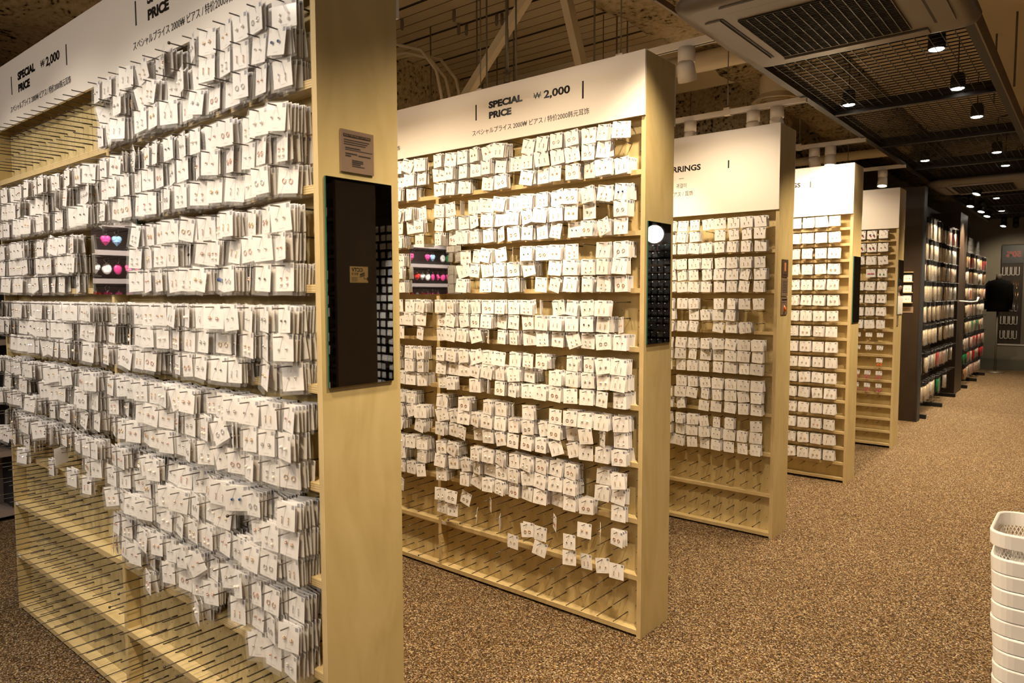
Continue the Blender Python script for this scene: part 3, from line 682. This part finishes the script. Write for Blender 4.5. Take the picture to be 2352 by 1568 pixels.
cassette(0.40, 10.0, 'small distant air conditioner in the far part of the mesh ceiling')
# ------------------------------------------------------------------ ceiling services
t = thing('ceiling_diffuser', 'round ceiling air diffuser behind the third display', 'air diffuser', (-0.75, 6.2, 3.1))
MB().lathe([(0.135, 0.06), (0.135, 0.6)], n=32).build('duct_neck', duct_m, t)
df = MB(); df.lathe([(0.135, 0.06), (0.17, 0.02), (0.20, 0.0), (0.195, -0.006), (0.16, 0.012)], n=32, cap=(False, False))
for q in (0.13, 0.09, 0.05): df.lathe([(q, 0.0), (q-0.02, 0.03), (q-0.028, 0.03), (q-0.006, -0.006)], n=32, cap=(False, False))
df.build('cone_rings', duct_m, t)
tag(box('air_duct', (-0.15, 1.03, 4.6, 14.5, 3.34, 3.70), duct_m), 'long painted air duct running along the aisle above the mesh grille', 'air duct')
tag(box('air_duct', (-3.7, -0.3, 5.75, 6.50, 3.42, 3.70), duct_m), 'wide painted air duct crossing under the ceiling behind the third display', 'air duct')
pp = MB().tube([(-3.7, 5.16, 3.22), (-0.2, 5.16, 3.22)], 0.075, 16).build('pipe', duct_m); [MB().tube([(x, 5.16, 3.28), (x, 5.16, 3.698)], 0.006, 6).build('hanger', steel_rod, pp) for x in (-3, -1.6)]
tag(pp, 'thick painted pipe running across above the second display', 'pipe')
pp = MB().tube([(-3.7, 8.9, 3.05), (-0.2, 8.9, 3.05)], 0.05, 14).build('pipe', duct_m); [MB().tube([(x, 8.9, 3.09), (x, 8.9, 3.698)], 0.006, 6).build('hanger', steel_rod, pp) for x in (-3, -1.6)]
tag(pp, 'painted pipe running across high above the fourth display', 'pipe')
def strut(p0, p1, label, foot=False):
    d = (Vector(p1)-Vector(p0)); t = thing('diagonal_brace', label, 'brace', p0)
    T = d.to_track_quat('Z', 'Y').to_matrix().to_4x4()
    MB().box(-0.028, 0.028, -0.028, 0.028, 0, d.length, 0, T).build('bar', duct_m, t)
    MB().box(-0.04, 0.04, -0.04, 0.04, 0, 0.05, 0, T).build('foot', mat('rusty_foot', (0.30, 0.10, 0.06), .7), t)
strut((-2.138, 3.75, 2.81), (-1.30, 3.80, 3.69), 'left of two pale diagonal braces rising behind the second display')
strut((-1.067, 3.75, 2.767), (-1.28, 3.80, 3.45), 'right of two pale diagonal braces rising behind the second display')
k = 0
for (x, y, zl) in ((-2.95, 4.25, 2.5), (-2.42, 4.7, 2.5), (-1.75, 3.6, 2.75), (-1.5, 3.6, 2.75), (-1.42, 4.7, 2.78), (-1.1, 3.9, 2.76), (-2.2, 4.0, 2.6)):
    k += 1; tag(MB().tube([(x, y, zl), (x, y, 3.69)], 0.006, 6).build('hanger_rod', steel_rod), 'thin steel hanger rod, %s of those above the second display from the left' % nth((1, 2, 4, 5, 7, 6, 3)[k-1]), 'hanger rod', 'hanger rods above the second display')
for j, (dx, dz) in enumerate(((0, 0), (0.10, -0.04), (0.22, -0.02))):
    P = [(-3.7, 3.9+dx, 3.5+dz), (-3.5, 3.9+dx, 3.5+dz), (-3.0, 3.92+dx, 3.47+dz), (-2.75, 3.95+dx, 3.38+dz), (-2.6, 3.97+dx, 3.2+dz), (-2.55, 4+dx, 2.9), (-2.55, 4+dx, 2.4)]
    tag(MB().tube(P, 0.013, 8).build('conduit', duct_m), ('upper', 'lower', 'farthest')[j]+' of three pale conduits bending down behind the second display sign', 'conduit', 'bent conduits')
t = thing('sprinkler', 'small upright sprinkler head above the second display sign', 'sprinkler', (-1.70, 3.75, 2.85))
MB().tube([(0, 0, 0.105), (0, 0, 0.84)], 0.012, 8).build('drop_pipe', steel_rod, t)
MB().lathe([(0.018, -0.25), (0.018, 0.0), (0.026, 0.01), (0.026, 0.035), (0.014, 0.04)], n=12).build('nipple', steel_rod, t)
MB().tube([(-0.02, 0, 0.04), (-0.024, 0, 0.08), (0, 0, 0.10), (0.024, 0, 0.08), (0.02, 0, 0.04)], 0.004, 6).build('yoke', steel_rod, t)
MB().lathe([(0.028, 0.10), (0.028, 0.105)], n=12).build('deflector', steel_rod, t)
k = 0
for (x, y) in ((-2.55, 4.12), (-2.35, 4.4), (-2.31, 4.42), (-2.72, 4.35), (-2.68, 4.4), (-1.72, 4.5), (-2.0, 3.95), (-3.0, 3.98)):
    k += 1; tag(MB().lathe([(0.012, 0.69), (0.014, 0.62), (0.008, 0.60)], (x, y, 3.0), 8).build('ceiling_anchor', steel_rod), 'small ceiling anchor sticking out of the painted deck', 'anchor', 'ceiling anchors')

# ------------------------------------------------------------------ dark necklace racks down the aisle
structure(box('wall_partition', (-3.2, -0.10, 9.10, 9.25, 0, 2.66), dark_m))
structure(box('trim_partition_end', (-0.099, -0.085, 9.09, 9.26, 0, 2.66), dark_b))
structure(box('wall_rack_back', (-0.55, -0.40, 9.25, 15.4, 0, 2.66), dark_m))
structure(box('wall_fin', (-0.42, -0.095, 11.92, 12.62, 0, 2.62), dark_m))
strand = {}
def pack_mesh(m, key, wd=0.055, h=0.205):
    b_ = MB()
    for sy_ in (-1, 0, 1):
        for sx_ in (0, 1):
            yy = sy_*wd*0.3; P = [(sx_*0.011, yy, -0.03), (sx_*0.011+0.002, yy+0.003, -0.10), (sx_*0.011, yy-0.002, -h-R.uniform(0, .02))]
            b_.tube(P, [0.0075, 0.0095, 0.009], 6)
    strand[key] = b_.mesh('bead_strands', m)
for key, m_ in (('cream', cream), ('red', red_b), ('pink', pink_b), ('green', grn_b), ('amber', amb_b), ('white', silv_b)): pack_mesh(m_, key)
hb_ = MB().box(-0.004, 0.020, -0.028, 0.028, -0.045, 0.02); header = hb_.mesh('header_card', blk_card)
bg_ = MB(); bg_.face([(0.024, -0.030, -0.23), (0.024, 0.030, -0.23), (0.024, 0.030, -0.04), (0.024, -0.030, -0.04)]); pbag = bg_.mesh('clear_bag', bag_m)
def rack(y0, y1, rowz, ncol, colour, name, label, grp):
    t = thing('necklace_rack', label, 'necklace rack', (-0.2, y0, 0), 'wire necklace racks')
    g_ = MB(); L = y1-y0
    for k_ in range(int(L/0.075)+1): g_.tube([(0, k_*0.075, 0.06), (0, k_*0.075, 2.38)], 0.002, 4)
    for k_ in range(31): g_.tube([(0.003, 0, 0.08+k_*0.075), (0.003, L, 0.08+k_*0.075)], 0.002, 4)
    g_.build('wire_grid', blk, t)
    for q in (0.1, L/2, L-0.1): MB().box(-0.10, 0.16, q-0.02, q+0.02, 0, 0.05).build('foot', blk, t)
    for ri, z in enumerate(rowz):
        hk = MB()
        for c in range(ncol): hk.tube([(0, (c+0.6)*L/(ncol+.3), z-0.002), (0.15, (c+0.6)*L/(ncol+.3), z+0.004)], 0.002, 4)
        hk.build('hook_row', blk, t)
        for c in range(ncol):
            cl = colour(ri, c)
            if cl is None: continue
            yy = y0+(c+0.6)*L/(ncol+.3)
            o = link('necklace_pack', None, None, (-0.2+R.uniform(.06, .10), yy, z-0.006), (0, 0, rad(R.gauss(-12, 8))))
            nm = {'cream': 'cream bead', 'red': 'red bead', 'pink': 'pale pink bead', 'green': 'green bead', 'amber': 'amber bead', 'white': 'white bead'}[cl]
            tag(o, '%s pack with black header, %s along the %s row down, %s' % (nm, nth(c+1), nth(ri+1), name), 'necklace pack', grp)
            link('header_card', header, o); link('bead_strands', strand[cl], o); link('clear_bag', pbag, o)
def c1(ri, c):
    if ri == 0: return 'red' if c in (10, 12) else None if c == 9 else 'cream' if c < 10 else 'pink'
    if ri in (1, 2, 3): return 'cream' if c < 9 else ('pink' if ri == 2 and c in (10, 11) else 'white')
    if ri in (4, 5): return 'cream' if c < 9 else 'white'
    if ri == 6: return ('cream', 'cream', 'white', 'white', 'white', 'cream', 'red', 'pink', 'pink', 'white', 'white', None, 'white')[c]
    return ('cream', 'cream', 'cream', 'cream', 'white', 'cream', 'green', 'green', None, 'white', 'pink', None, None)[c]
rack(9.30, 11.75, [2.33, 2.09, 1.85, 1.60, 1.36, 1.09, 0.76, 0.42], 13, c1, 'nearer rack', 'nearer wire rack of cream bead packs against the dark wall', 'bead packs on the nearer rack')
def c2(ri, c):
    pal = [('amber', 'cream', 'red'), ('cream', 'amber', 'white'), ('cream', 'pink', 'amber'), ('white', 'pink', 'cream'), ('pink', 'green', 'cream'), ('red', 'pink', 'white'), ('red', 'green', 'pink'), ('amber', 'white', 'pink')][ri]
    return R.choice(pal)
rack(12.75, 15.2, [2.08, 1.85, 1.60, 1.34, 1.08, 0.82, 0.58, 0.36], 11, c2, 'farther rack', 'farther wire rack of mixed coloured bead packs', 'bead packs on the farther rack')
t = thing('tag_holder', 'white bent holder with an orange tag between the two necklace racks', 'tag holder', (-0.095, 12.1, 1.35))
MB().tube([(0, 0, 0), (0.16, -0.05, -0.01), (0.22, -0.02, 0.0), (0.23, 0.0, 0.06)], 0.012, 8).build('bracket', white_m, t)
MB().box(0.13, 0.14, -0.02, 0.03, 0.04, 0.16).build('paper_tag', orange, t)['label'] = 'orange tag'
# small shelf modelled in place of a mirror reflection, plus plaque on the dark partition
t = thing('reflection_shelf', 'small three-level shelf of white cards replacing a mirror image on the dark partition', 'shelf', (-0.225, 9.10, 1.36))
for q in (0, 0.115, 0.235, 0.345): MB().box(-0.10, 0.055, -0.06, -0.001, q-0.004, q+0.004).build('shelf', ply_h, t)
MB().box(-0.10, 0.055, -0.004, -0.001, 0, 0.345).build('back_board', blk, t)
for k_ in range(3):
    for c in range(2):
        o = link('large_earring_card', CL[0], None, (-0.29+0.075*c, 9.055, 1.36+0.004+0.067+0.116*k_), (0, 0, rad(R.uniform(-8, 8))))
        tag(o, 'white card, %s on the %s level of the stand-in shelf on the dark partition' % (('left', 'right')[c], ('lowest', 'middle', 'top')[k_]), 'earring card', 'cards on the stand-in partition shelf')
        for s_ in (-.014, .014): link('earring', R.choice(EAR), o, (s_, 0, -0.03))
p = tag(MB().box(-0.27, -0.160, 9.095, 9.0995, 1.245, 1.312).build('notice_plaque', plaq_m), 'wide copper plaque under the stand-in card shelf on the dark partition', 'plaque', 'notice plaques on the displays')
for k_ in range(3): MB().box(-0.262, -0.19, 9.0945, 9.0952, 1.295-.012*k_, 1.299-.012*k_).build('text_line', ink_s, p)
# mannequin
t = thing('mannequin', 'headless mannequin in a black long-sleeved top at the end of the aisle', 'mannequin', (0.045, 15.8, 0))
def ell(z, rx, ry, n=20, cx=0): return [Vector((cx+rx*math.cos(2*math.pi*j/n), ry*math.sin(2*math.pi*j/n), z)) for j in range(n)]
MB().rings([ell(1.13, .175, .12), ell(1.25, .165, .115), ell(1.40, .16, .11), ell(1.55, .17, .115), ell(1.64, .16, .10), ell(1.70, .125, .08), ell(1.72, .065, .06)], 0).build('shirt_body', shirt_m, t)
for s_ in (-1, 1): MB().tube([(s_*.11, 0, 1.675), (s_*.17, 0.0, 1.60), (s_*.185, -0.01, 1.40), (s_*.18, -0.02, 1.17)], [.05, .055, .048, .04], 12).build('sleeve', shirt_m, t)
MB().rings([ell(1.70, .055, .055), ell(1.77, .045, .045), ell(1.82, .048, .048)], 0).build('neck', skin_m, t)
MB().tube([(0, 0, 0.03), (0, 0, 1.14)], 0.016, 10).build('pole', steel_rod, t)
MB().lathe([(0.15, 0), (0.15, 0.012), (0.02, 0.03)], n=24).build('base', steel_rod, t)
# far necklace board; its sign copies a reflection as mirrored lettering
t = thing('necklace_board', 'dark necklace board on a pale plinth at the far end of the shop', 'display board', (0.17, 16.9, 0))
MB().box(-0.19, 0.60, 0, 0.09, 0.47, 2.42).build('board', noisy('dark_planks', [(.3, (.03, .02, .013)), (.7, (.055, .038, .025))], (9, 1, .4), 4, 3, .6), t)
MB().box(-0.20, 0.62, -0.15, 0.09, 0.0, 0.47).build('plinth', wallg, t)
MB().box(-0.20, 0.62, -0.16, 0.0, 0.455, 0.475).build('plinth_top', white_m, t)
for x in (0.20, 0.44): MB().box(x-0.03, x+0.03, -0.03, 0, 0.475, 2.42).build('upright', steel_rod, t)
box('reflected_sign', (-0.19, 0.16, -0.012, -0.001, 2.05, 2.40), dark_b, t)
put_text('lettering', '50%', t, mat('reflected_red_ink', (0.30, 0.06, 0.04), .5), -0.12, 0.12, 2.17, 2.29, -0.0122, 0.05, flip=True)
nk = {}
for key, m_, sh in (('ivory', pearl, 'u'), ('gold', gold, 'v'), ('silver', silver, 'u')):
    P = [(0.026*math.cos(a), 0, -0.14+0.02*math.sin(a)) for a in [math.pi+i_*math.pi/8 for i_ in range(9)]] if sh == 'u' else [(-.013, 0, -.11), (0, 0, -.17), (.013, 0, -.11)]
    nk[key] = MB().tube([(-0.024, 0, 0)]+P+[(0.024, 0, 0)], 0.006, 6).mesh('necklace', m_)
for ri, (z, key) in enumerate(((1.98, 'ivory'), (1.72, 'gold'), (1.50, 'gold'), (1.28, 'silver'), (1.02, 'ivory'), (0.74, 'ivory'))):
    for c in range(4):
        o = link('necklace', nk[key], None, (0.03+0.072*c, 16.888, z)); tag(o, '%s necklace, %s of four in the %s row of the far dark board' % (key, ORD[c], ORD[ri]), 'necklace', 'necklaces on the far board')
tag(box('display_cabinet', (-1.2, 3.0, 16.4, 16.7, 0, 0.20), mat('dim_glass_plinth', (0.10, 0.10, 0.08), .15)), 'low grey glass-fronted step along the far wall', 'step')

# ------------------------------------------------------------------ stack of white baskets
def basket(z, label, first=None):
    x0, y0 = 1.205, 2.575; W2, D2 = 0.205, 0.150; cx, cy = x0+W2, y0+D2
    o = link('shopping_basket', None, None, (cx, cy, z)); tag(o, label, 'basket', 'stacked white plastic baskets')
    return o
def ring(w2, d2, rr, z): return rrect(w2, d2, rr, z, 6)
bm = MB(); W2, D2 = 0.205, 0.150                          # rim band, local z 0 at the rim top
bm.rings([ring(W2-.010, D2-.010, .050, -.004), ring(W2-.006, D2-.006, .055, 0.0), ring(W2-.002, D2-.002, .058, -0.001), ring(W2, D2, .06, -0.006), ring(W2-.002, D2-.002, .059, -0.046), ring(W2-.008, D2-.008, .058, -0.047), ring(W2-.010, D2-.010, .05, -.004)], 0, (False, False))
N_ = len(ring(W2, D2, .06, 0)); bm.s = [not (3 <= i_//N_ <= 5) for i_ in range(len(bm.s))]
rim_me = bm.mesh('rim_band', white_p)
lt = MB()                                               # lattice wall: crossing slanted ribs
def wallpt(u, z):
    rg = ring(W2-.011-(-z)*0.06, D2-.011-(-z)*0.06, .05, z); N = len(rg)
    # arc-length parameter
    Ls = [0]
    for i_ in range(N): Ls.append(Ls[-1]+(rg[(i_+1) % N]-rg[i_]).length)
    t_ = (u % 1.0)*Ls[-1]
    for i_ in range(N):
        if Ls[i_+1] >= t_: return rg[i_].lerp(rg[(i_+1) % N], (t_-Ls[i_])/(Ls[i_+1]-Ls[i_]))
    return rg[0]
NR = 110
for k_ in range(NR):
    for sg in (-1, 1):
        P = [wallpt(k_/NR+sg*0.045*j_/5, -0.046-0.115*j_/5) for j_ in range(6)]
        lt.tube(P, 0.0016, 4, cap=False)
lat_me = lt.mesh('lattice_wall', white_p)
flm = MB(); flm.rings([ring(W2-.021, D2-.021, .045, -0.158), ring(W2-.022, D2-.022, .045, -0.166)], 0); base_me = flm.mesh('base', white_p)
NB = 12
for k_ in range(NB):
    z = 0.168+(NB-1)*0.0485+ (0.030 if k_ == 0 else 0) - k_*0.0485
    o = basket(z, '%s white plastic basket of the stack at the right edge' % ('topmost' if k_ == 0 else nth(k_+1)+' from top,'))
    link('rim_band', rim_me, o); link('lattice_wall', lat_me, o); link('base', base_me, o)
    o.rotation_euler = (0, 0, rad(R.uniform(-.8, .8)))
    o.location.x += 0.0024*k_+R.uniform(-.002, .002)

# ------------------------------------------------------------------ left: dark key-ring rack (seen at the edge and in mirrors)
LX = -3.95
t = thing('keyring_rack', 'dark rack of hanging key rings beyond the left end of the nearest display', 'rack', (LX, -0.9, 0))
MB().box(-0.32, -0.26, 0, 2.38, 0, 2.3).build('back_board', grey_sh, t)
for y in (0, 2.34): MB().box(-0.32, 0.0, y, y+0.04, 0, 2.3).build('side_panel', dark_b, t)
KZ = [0.03, 0.42, 0.80, 1.14, 1.34, 1.54, 1.74, 1.94]
for z in KZ: MB().box(-0.26, 0.0, 0.04, 2.34, z, z+0.035).build('shelf', grey_sh, t)
KC = [('pink', pink), ('red', red), ('white', silv_b), ('yellow', mat('yellow_vinyl', (.7, .5, .05), .4)), ('green', green), ('pale blue', mat('pale_blue_vinyl', (.25, .4, .6), .4)), ('clear', bag_m)]
KM = {}
for nm, m_ in KC:
    b_ = MB(); b_.ball((0, 0, -0.055), 0.026, 0, 12, 6, (1, .45, 1.1)); KM[nm, 0] = b_.mesh('charm', m_)
    b_ = MB(); b_.ball((-0.011, 0, -0.045), 0.016, 0, 10, 5, (1, .5, 1)); b_.ball((0.011, 0, -0.045), 0.016, 0, 10, 5, (1, .5, 1)); b_.octa((0, 0, -0.06), 0.022); KM[nm, 1] = b_.mesh('charm', m_)
rk = MB(); rk.tube([(0.012*math.cos(a*math.pi/5), 0, -0.010+0.012*math.sin(a*math.pi/5)) for a in range(10)], 0.0018, 5, 0, closed=True); rk.tube([(0, 0, -.022), (0, 0, -.035)], .003, 5); rk.ball((0, -.002, -.026), .006, 0, 8, 5, (1.3, .6, 1.2)); kr_me = rk.mesh('split_ring', silver)
for zi, z in enumerate((1.14, 1.34, 1.54, 1.74, 1.94, .80)):
    hk = MB()
    for c in range(29): hk.tube([(-0.26, 0.10+0.075*c, z-0.02), (-0.04, 0.10+0.075*c, z-0.015)], 0.002, 4)
    hk.build('hook_row', blk, t)
    for c in range(6, 27):
        if R.random() < .15: continue
        nm, m_ = R.choice(KC[:3]+KC[:3]+KC); y = -0.9+0.10+0.075*c
        o = link('keyring', None, None, (LX-0.07, y, z-0.017), (0, 0, rad(90+R.uniform(-25, 25)))); o.scale = (1.25, 1.25, 1.4)
        tag(o, '%s key ring, %s hook along, %s row up on the dark left rack' % (nm, nth(c+1), nth((2, 3, 4, 5, 6, 1)[zi])), 'key ring', 'key rings on the dark left rack')
        link('split_ring', kr_me, o); link('charm', KM[nm, R.choice((0, 1))], o)

# ------------------------------------------------------------------ across the aisle: dark units reflected in the end mirrors
st5 = Stuff(SMATS); st6 = Stuff([blk_card, card_m, bag_m, rose, gold, silver, pearl, black])
RYS = (1.22, 2.84, 4.46, 6.08, 7.82)
for i, Y in enumerate(RYS):
    t = thing('display_unit', 'dark brown display unit across the aisle, %s along' % nth(i+1), 'display unit', (2.4, Y, 0), 'dark displays across the aisle')
    MB().box(0, 0.025, 0, 0.33, 0, 2.2).build('end_panel', dark_m, t)
    MB().box(2.4, 2.425, 0, 0.33, 0, 2.2).build('end_panel', dark_m, t)
    MB().box(0.025, 2.4, 0.06, 0.27, 0, 2.2).build('back_board', dark_m, t)
    for k_ in range(9): MB().box(0.025, 2.4, 0.0, 0.06, 0.02+0.24*k_, 0.04+0.24*k_).build('shelf', dark_m, t)
    tgt = st6 if i == 4 else st5
    if i == 0: continue
    for k_ in range(26):
        z = 0.14+0.0815*k_
        if i == 4: z = 0.20+0.088*k_
        if z > 2.12: continue
        for c in range(22 if i < 4 else 10):
            x = 2.4+0.09+(0.095 if i < 4 else 0.085)*c
            T = Matrix.Translation((x, Y-0.03+R.uniform(-.01, .01), z)) @ Euler((0, rad(R.gauss(0, 3)), rad(R.gauss(0, 7)))).to_matrix().to_4x4()
            tgt.card(T, R.choice((.055, .066, .074)) if i < 4 else 0.070, 0.056 if i < 4 else 0.062, False, R.choice((4, 5, 6)))
o = st5.mb.build('earring_card', SMATS); tag(o, 'rows of white earring cards on the dark displays across the aisle, seen in mirrors', 'earring card', kind='stuff')
o = st6.mb.build('black_jewelry_card', st6.mats); tag(o, 'rows of black jewelry cards reflected in the mirror of the second display', 'jewelry card', kind='stuff')
cs_ = tag(MB().box(2.394, 2.3995, 2.945, 3.092, 1.54, 1.647).build('warning_sticker', kraft), 'pale CCTV sticker on the dark end panel, reflected in the nearest mirror', 'sticker')
put_text('lettering', 'CCTV', cs_, ink, 2.955, 3.048, 1.612, 1.638, 2.3938, 0.03, '-X')
put_text('lettering', '\ucd2c\uc601 \uc911', cs_, ink, 2.955, 3.010, 1.590, 1.606, 2.3938, 0.01, '-X')
for k_ in range(4): MB().box(2.3934, 2.3942, 2.955, 3.005-.006*(k_ % 2), 1.572-.008*k_, 1.5748-.008*k_).build('text_line', ink_s, cs_)
ic = MB(); TT = Matrix.Translation((2.3938, 3.045, 1.592)) @ Matrix.Rotation(rad(20), 4, 'X')
ic.box(-0.0006, 0, -0.021, 0.021, 0.0, 0.012, 0, TT); ic.box(-0.0006, 0, -0.025, 0.020, -0.010, -0.003, 0, TT)
ic.box(2.3933, 2.3938, 3.056, 3.060, 1.566, 1.584); ic.box(2.3933, 2.3938, 3.056, 3.088, 1.564, 1.568); ic.box(2.3933, 2.3938, 3.084, 3.091, 1.554, 1.578)
ic.build('camera_symbol', ink, cs_)
t = thing('globe_lamp', 'glowing white globe lamp over the dark displays, reflected in the second mirror', 'lamp', (2.65, 7.60, 2.17))
MB().ball((0, 0, 0), 0.105, 0, 28, 16).build('globe', mat('glowing_globe', (0.95, 0.95, 0.95), 0.4, emit=(1, .95, .88), es=3.0), t)
MB().lathe([(0.03, 0.098), (0.03, 0.14), (0.01, 0.15)], n=16).build('cap', blk, t)
MB().tube([(0, 0, 0.14), (0, 0, 1.52)], 0.004, 6).build('cord', blk, t)
# unseen tracks and spotlights added so the reflected displays are lit
track(3.75, 2.5, 4.7, 'white light track over the dark displays across the aisle'); track(7.0, 2.5, 4.7, 'farther added white light track over the dark displays across the aisle')
spotlight(2.9, 3.75, (3.2, 4.55, 1.3), 26, NEUT, 'added white spotlight on the track across the aisle')
spotlight(2.8, 7.0, (2.8, 7.8, 1.5), 16, NEUT, 'added white spotlight on the farther track across the aisle')
track(0.15, -5.0, -3.0, 'added short white light track before the key ring rack')
spotlight(-3.2, 0.15, (-4.0, 0.15, 1.4), 34, (1, .93, .86), 'added white spotlight aimed at the key ring rack')

# ------------------------------------------------------------------ a shopper, seen only in the mirror of the fifth display
def skinned(name, chains, m, parent, root=0, sub=1):
    """chains: lists of (x, y, z, radius); points shared by position are joined"""
    V = []; idx = {}; E = []; RR = []
    for ch in chains:
        prev = None
        for (x, y, z, r_) in ch:
            key = (round(x, 4), round(y, 4), round(z, 4))
            if key not in idx: idx[key] = len(V); V.append((x, y, z)); RR.append(r_)
            if prev is not None and prev != idx[key]: E.append((prev, idx[key]))
            prev = idx[key]
    me = bpy.data.meshes.new(name); me.from_pydata(V, E, []); o = bpy.data.objects.new(name, me); COL.objects.link(o)
    md = o.modifiers.new('skin', 'SKIN'); md.use_smooth_shade = True
    lay = me.skin_vertices[0] if len(me.skin_vertices) else None
    if lay is None:
        b_ = bmesh.new(); b_.from_mesh(me); b_.verts.layers.skin.verify(); b_.to_mesh(me); b_.free(); lay = me.skin_vertices[0]
    for i_, r_ in enumerate(RR): lay.data[i_].radius = (r_, r_); lay.data[i_].use_root = (i_ == root)
    sb = o.modifiers.new('sub', 'SUBSURF'); sb.levels = sb.render_levels = sub
    bpy.context.view_layer.update()
    nm = bpy.data.meshes.new_from_object(o.evaluated_get(bpy.context.evaluated_depsgraph_get())); bpy.data.objects.remove(o)
    nm.materials.clear(); nm.materials.append(m)
    q = link(name, nm, parent); return q
skin_p = mat('skin', (0.55, 0.36, 0.26), 0.5); hair_m = mat('dark_hair', (0.02, 0.014, 0.01), 0.5)
top_m = mat('pale_top', (0.72, 0.69, 0.62), 0.8); trou_m = mat('dark_trousers', (0.03, 0.03, 0.035), 0.8)
P = thing('person', 'person with dark hair in a pale top, reflected in the mirror of the fifth display', 'person', (1.12, 13.0, 0))
P.rotation_euler = (0, 0, rad(-60))
body = [[(0, 0, .93, .12), (0, 0, 1.15, .115), (0, 0, 1.32, .13), (0, 0, 1.44, .055), (0, -.01, 1.50, .05), (0, -.02, 1.56, .078), (0, -.01, 1.62, .088), (0, 0, 1.68, .07)],
        [(0, -.02, 1.56, .078), (0, -.105, 1.572, .014)]]
for sg in (-1, 1):
    body.append([(0, 0, 1.32, .13), (sg*.17, 0, 1.38, .052), (sg*.215, .01, 1.12, .040), (sg*.22, -.05, .88, .027), (sg*.222, -.06, .80, .034)])
    for k_, (dx, dy, ln) in enumerate(((-.012, -.028, .070), (0, -.012, .085), (.003, .004, .080), (0, .02, .062))):
        body.append([(sg*.222, -.06, .80, .034), (sg*(.222+dx*.4), -.06+dy, .765, .010), (sg*(.218+dx), -.066+dy, .765-ln*.5, .009), (sg*(.208+dx), -.070+dy, .765-ln, .007)])
    body.append([(sg*.22, -.05, .88, .027), (sg*.205, -.095, .83, .011), (sg*.195, -.11, .79, .009)])
    body.append([(0, 0, .93, .12), (sg*.09, 0, .88, .085), (sg*.10, -.01, .50, .055), (sg*.105, .01, .09, .038), (sg*.115, -.08, .045, .038), (sg*.12, -.15, .035, .028)])
    body.append([(0, -.01, 1.62, .088), (sg*.085, 0, 1.60, .016)])
skinned('body', body, skin_p, P)
skinned('top', [[(0, 0, .95, .145), (0, 0, 1.15, .138), (0, 0, 1.32, .150), (0, 0, 1.40, .085)]]+[[(0, 0, 1.32, .150), (sg*.17, 0, 1.38, .068), (sg*.215, .01, 1.12, .054), (sg*.22, -.04, .92, .040)] for sg in (-1, 1)], top_m, P)
skinned('trousers', [[(0, 0, .97, .135), (0, 0, .90, .13)]]+[[(0, 0, .90, .13), (sg*.095, 0, .82, .098), (sg*.10, -.01, .50, .070), (sg*.105, .01, .10, .055)] for sg in (-1, 1)], trou_m, P)
hb2 = MB(); hb2.ball((0, .012, 1.628), .103, 0, 18, 10, (1, 1.05, 1.05)); hb2.ball((0, .06, 1.52), .07, 0, 14, 8, (1.15, .7, 1.3)); hb2.build('hair', hair_m, P)
eb = MB()
for sg in (-1, 1): eb.ball((sg*.032, -.088, 1.585), .011, 0, 10, 6)
eb.build('eye', black, P)
MB().box(-.022, .022, -.100, -.088, 1.532, 1.541).build('mouth', mat('lips', (.42, .16, .14), .5), P)
for sg in (-1, 1):
    sh = MB(); sh.ball((sg*.117, -.07, .035), .05, 0, 14, 8, (1, 2.4, .8)); sh.build('shoe', black, P)
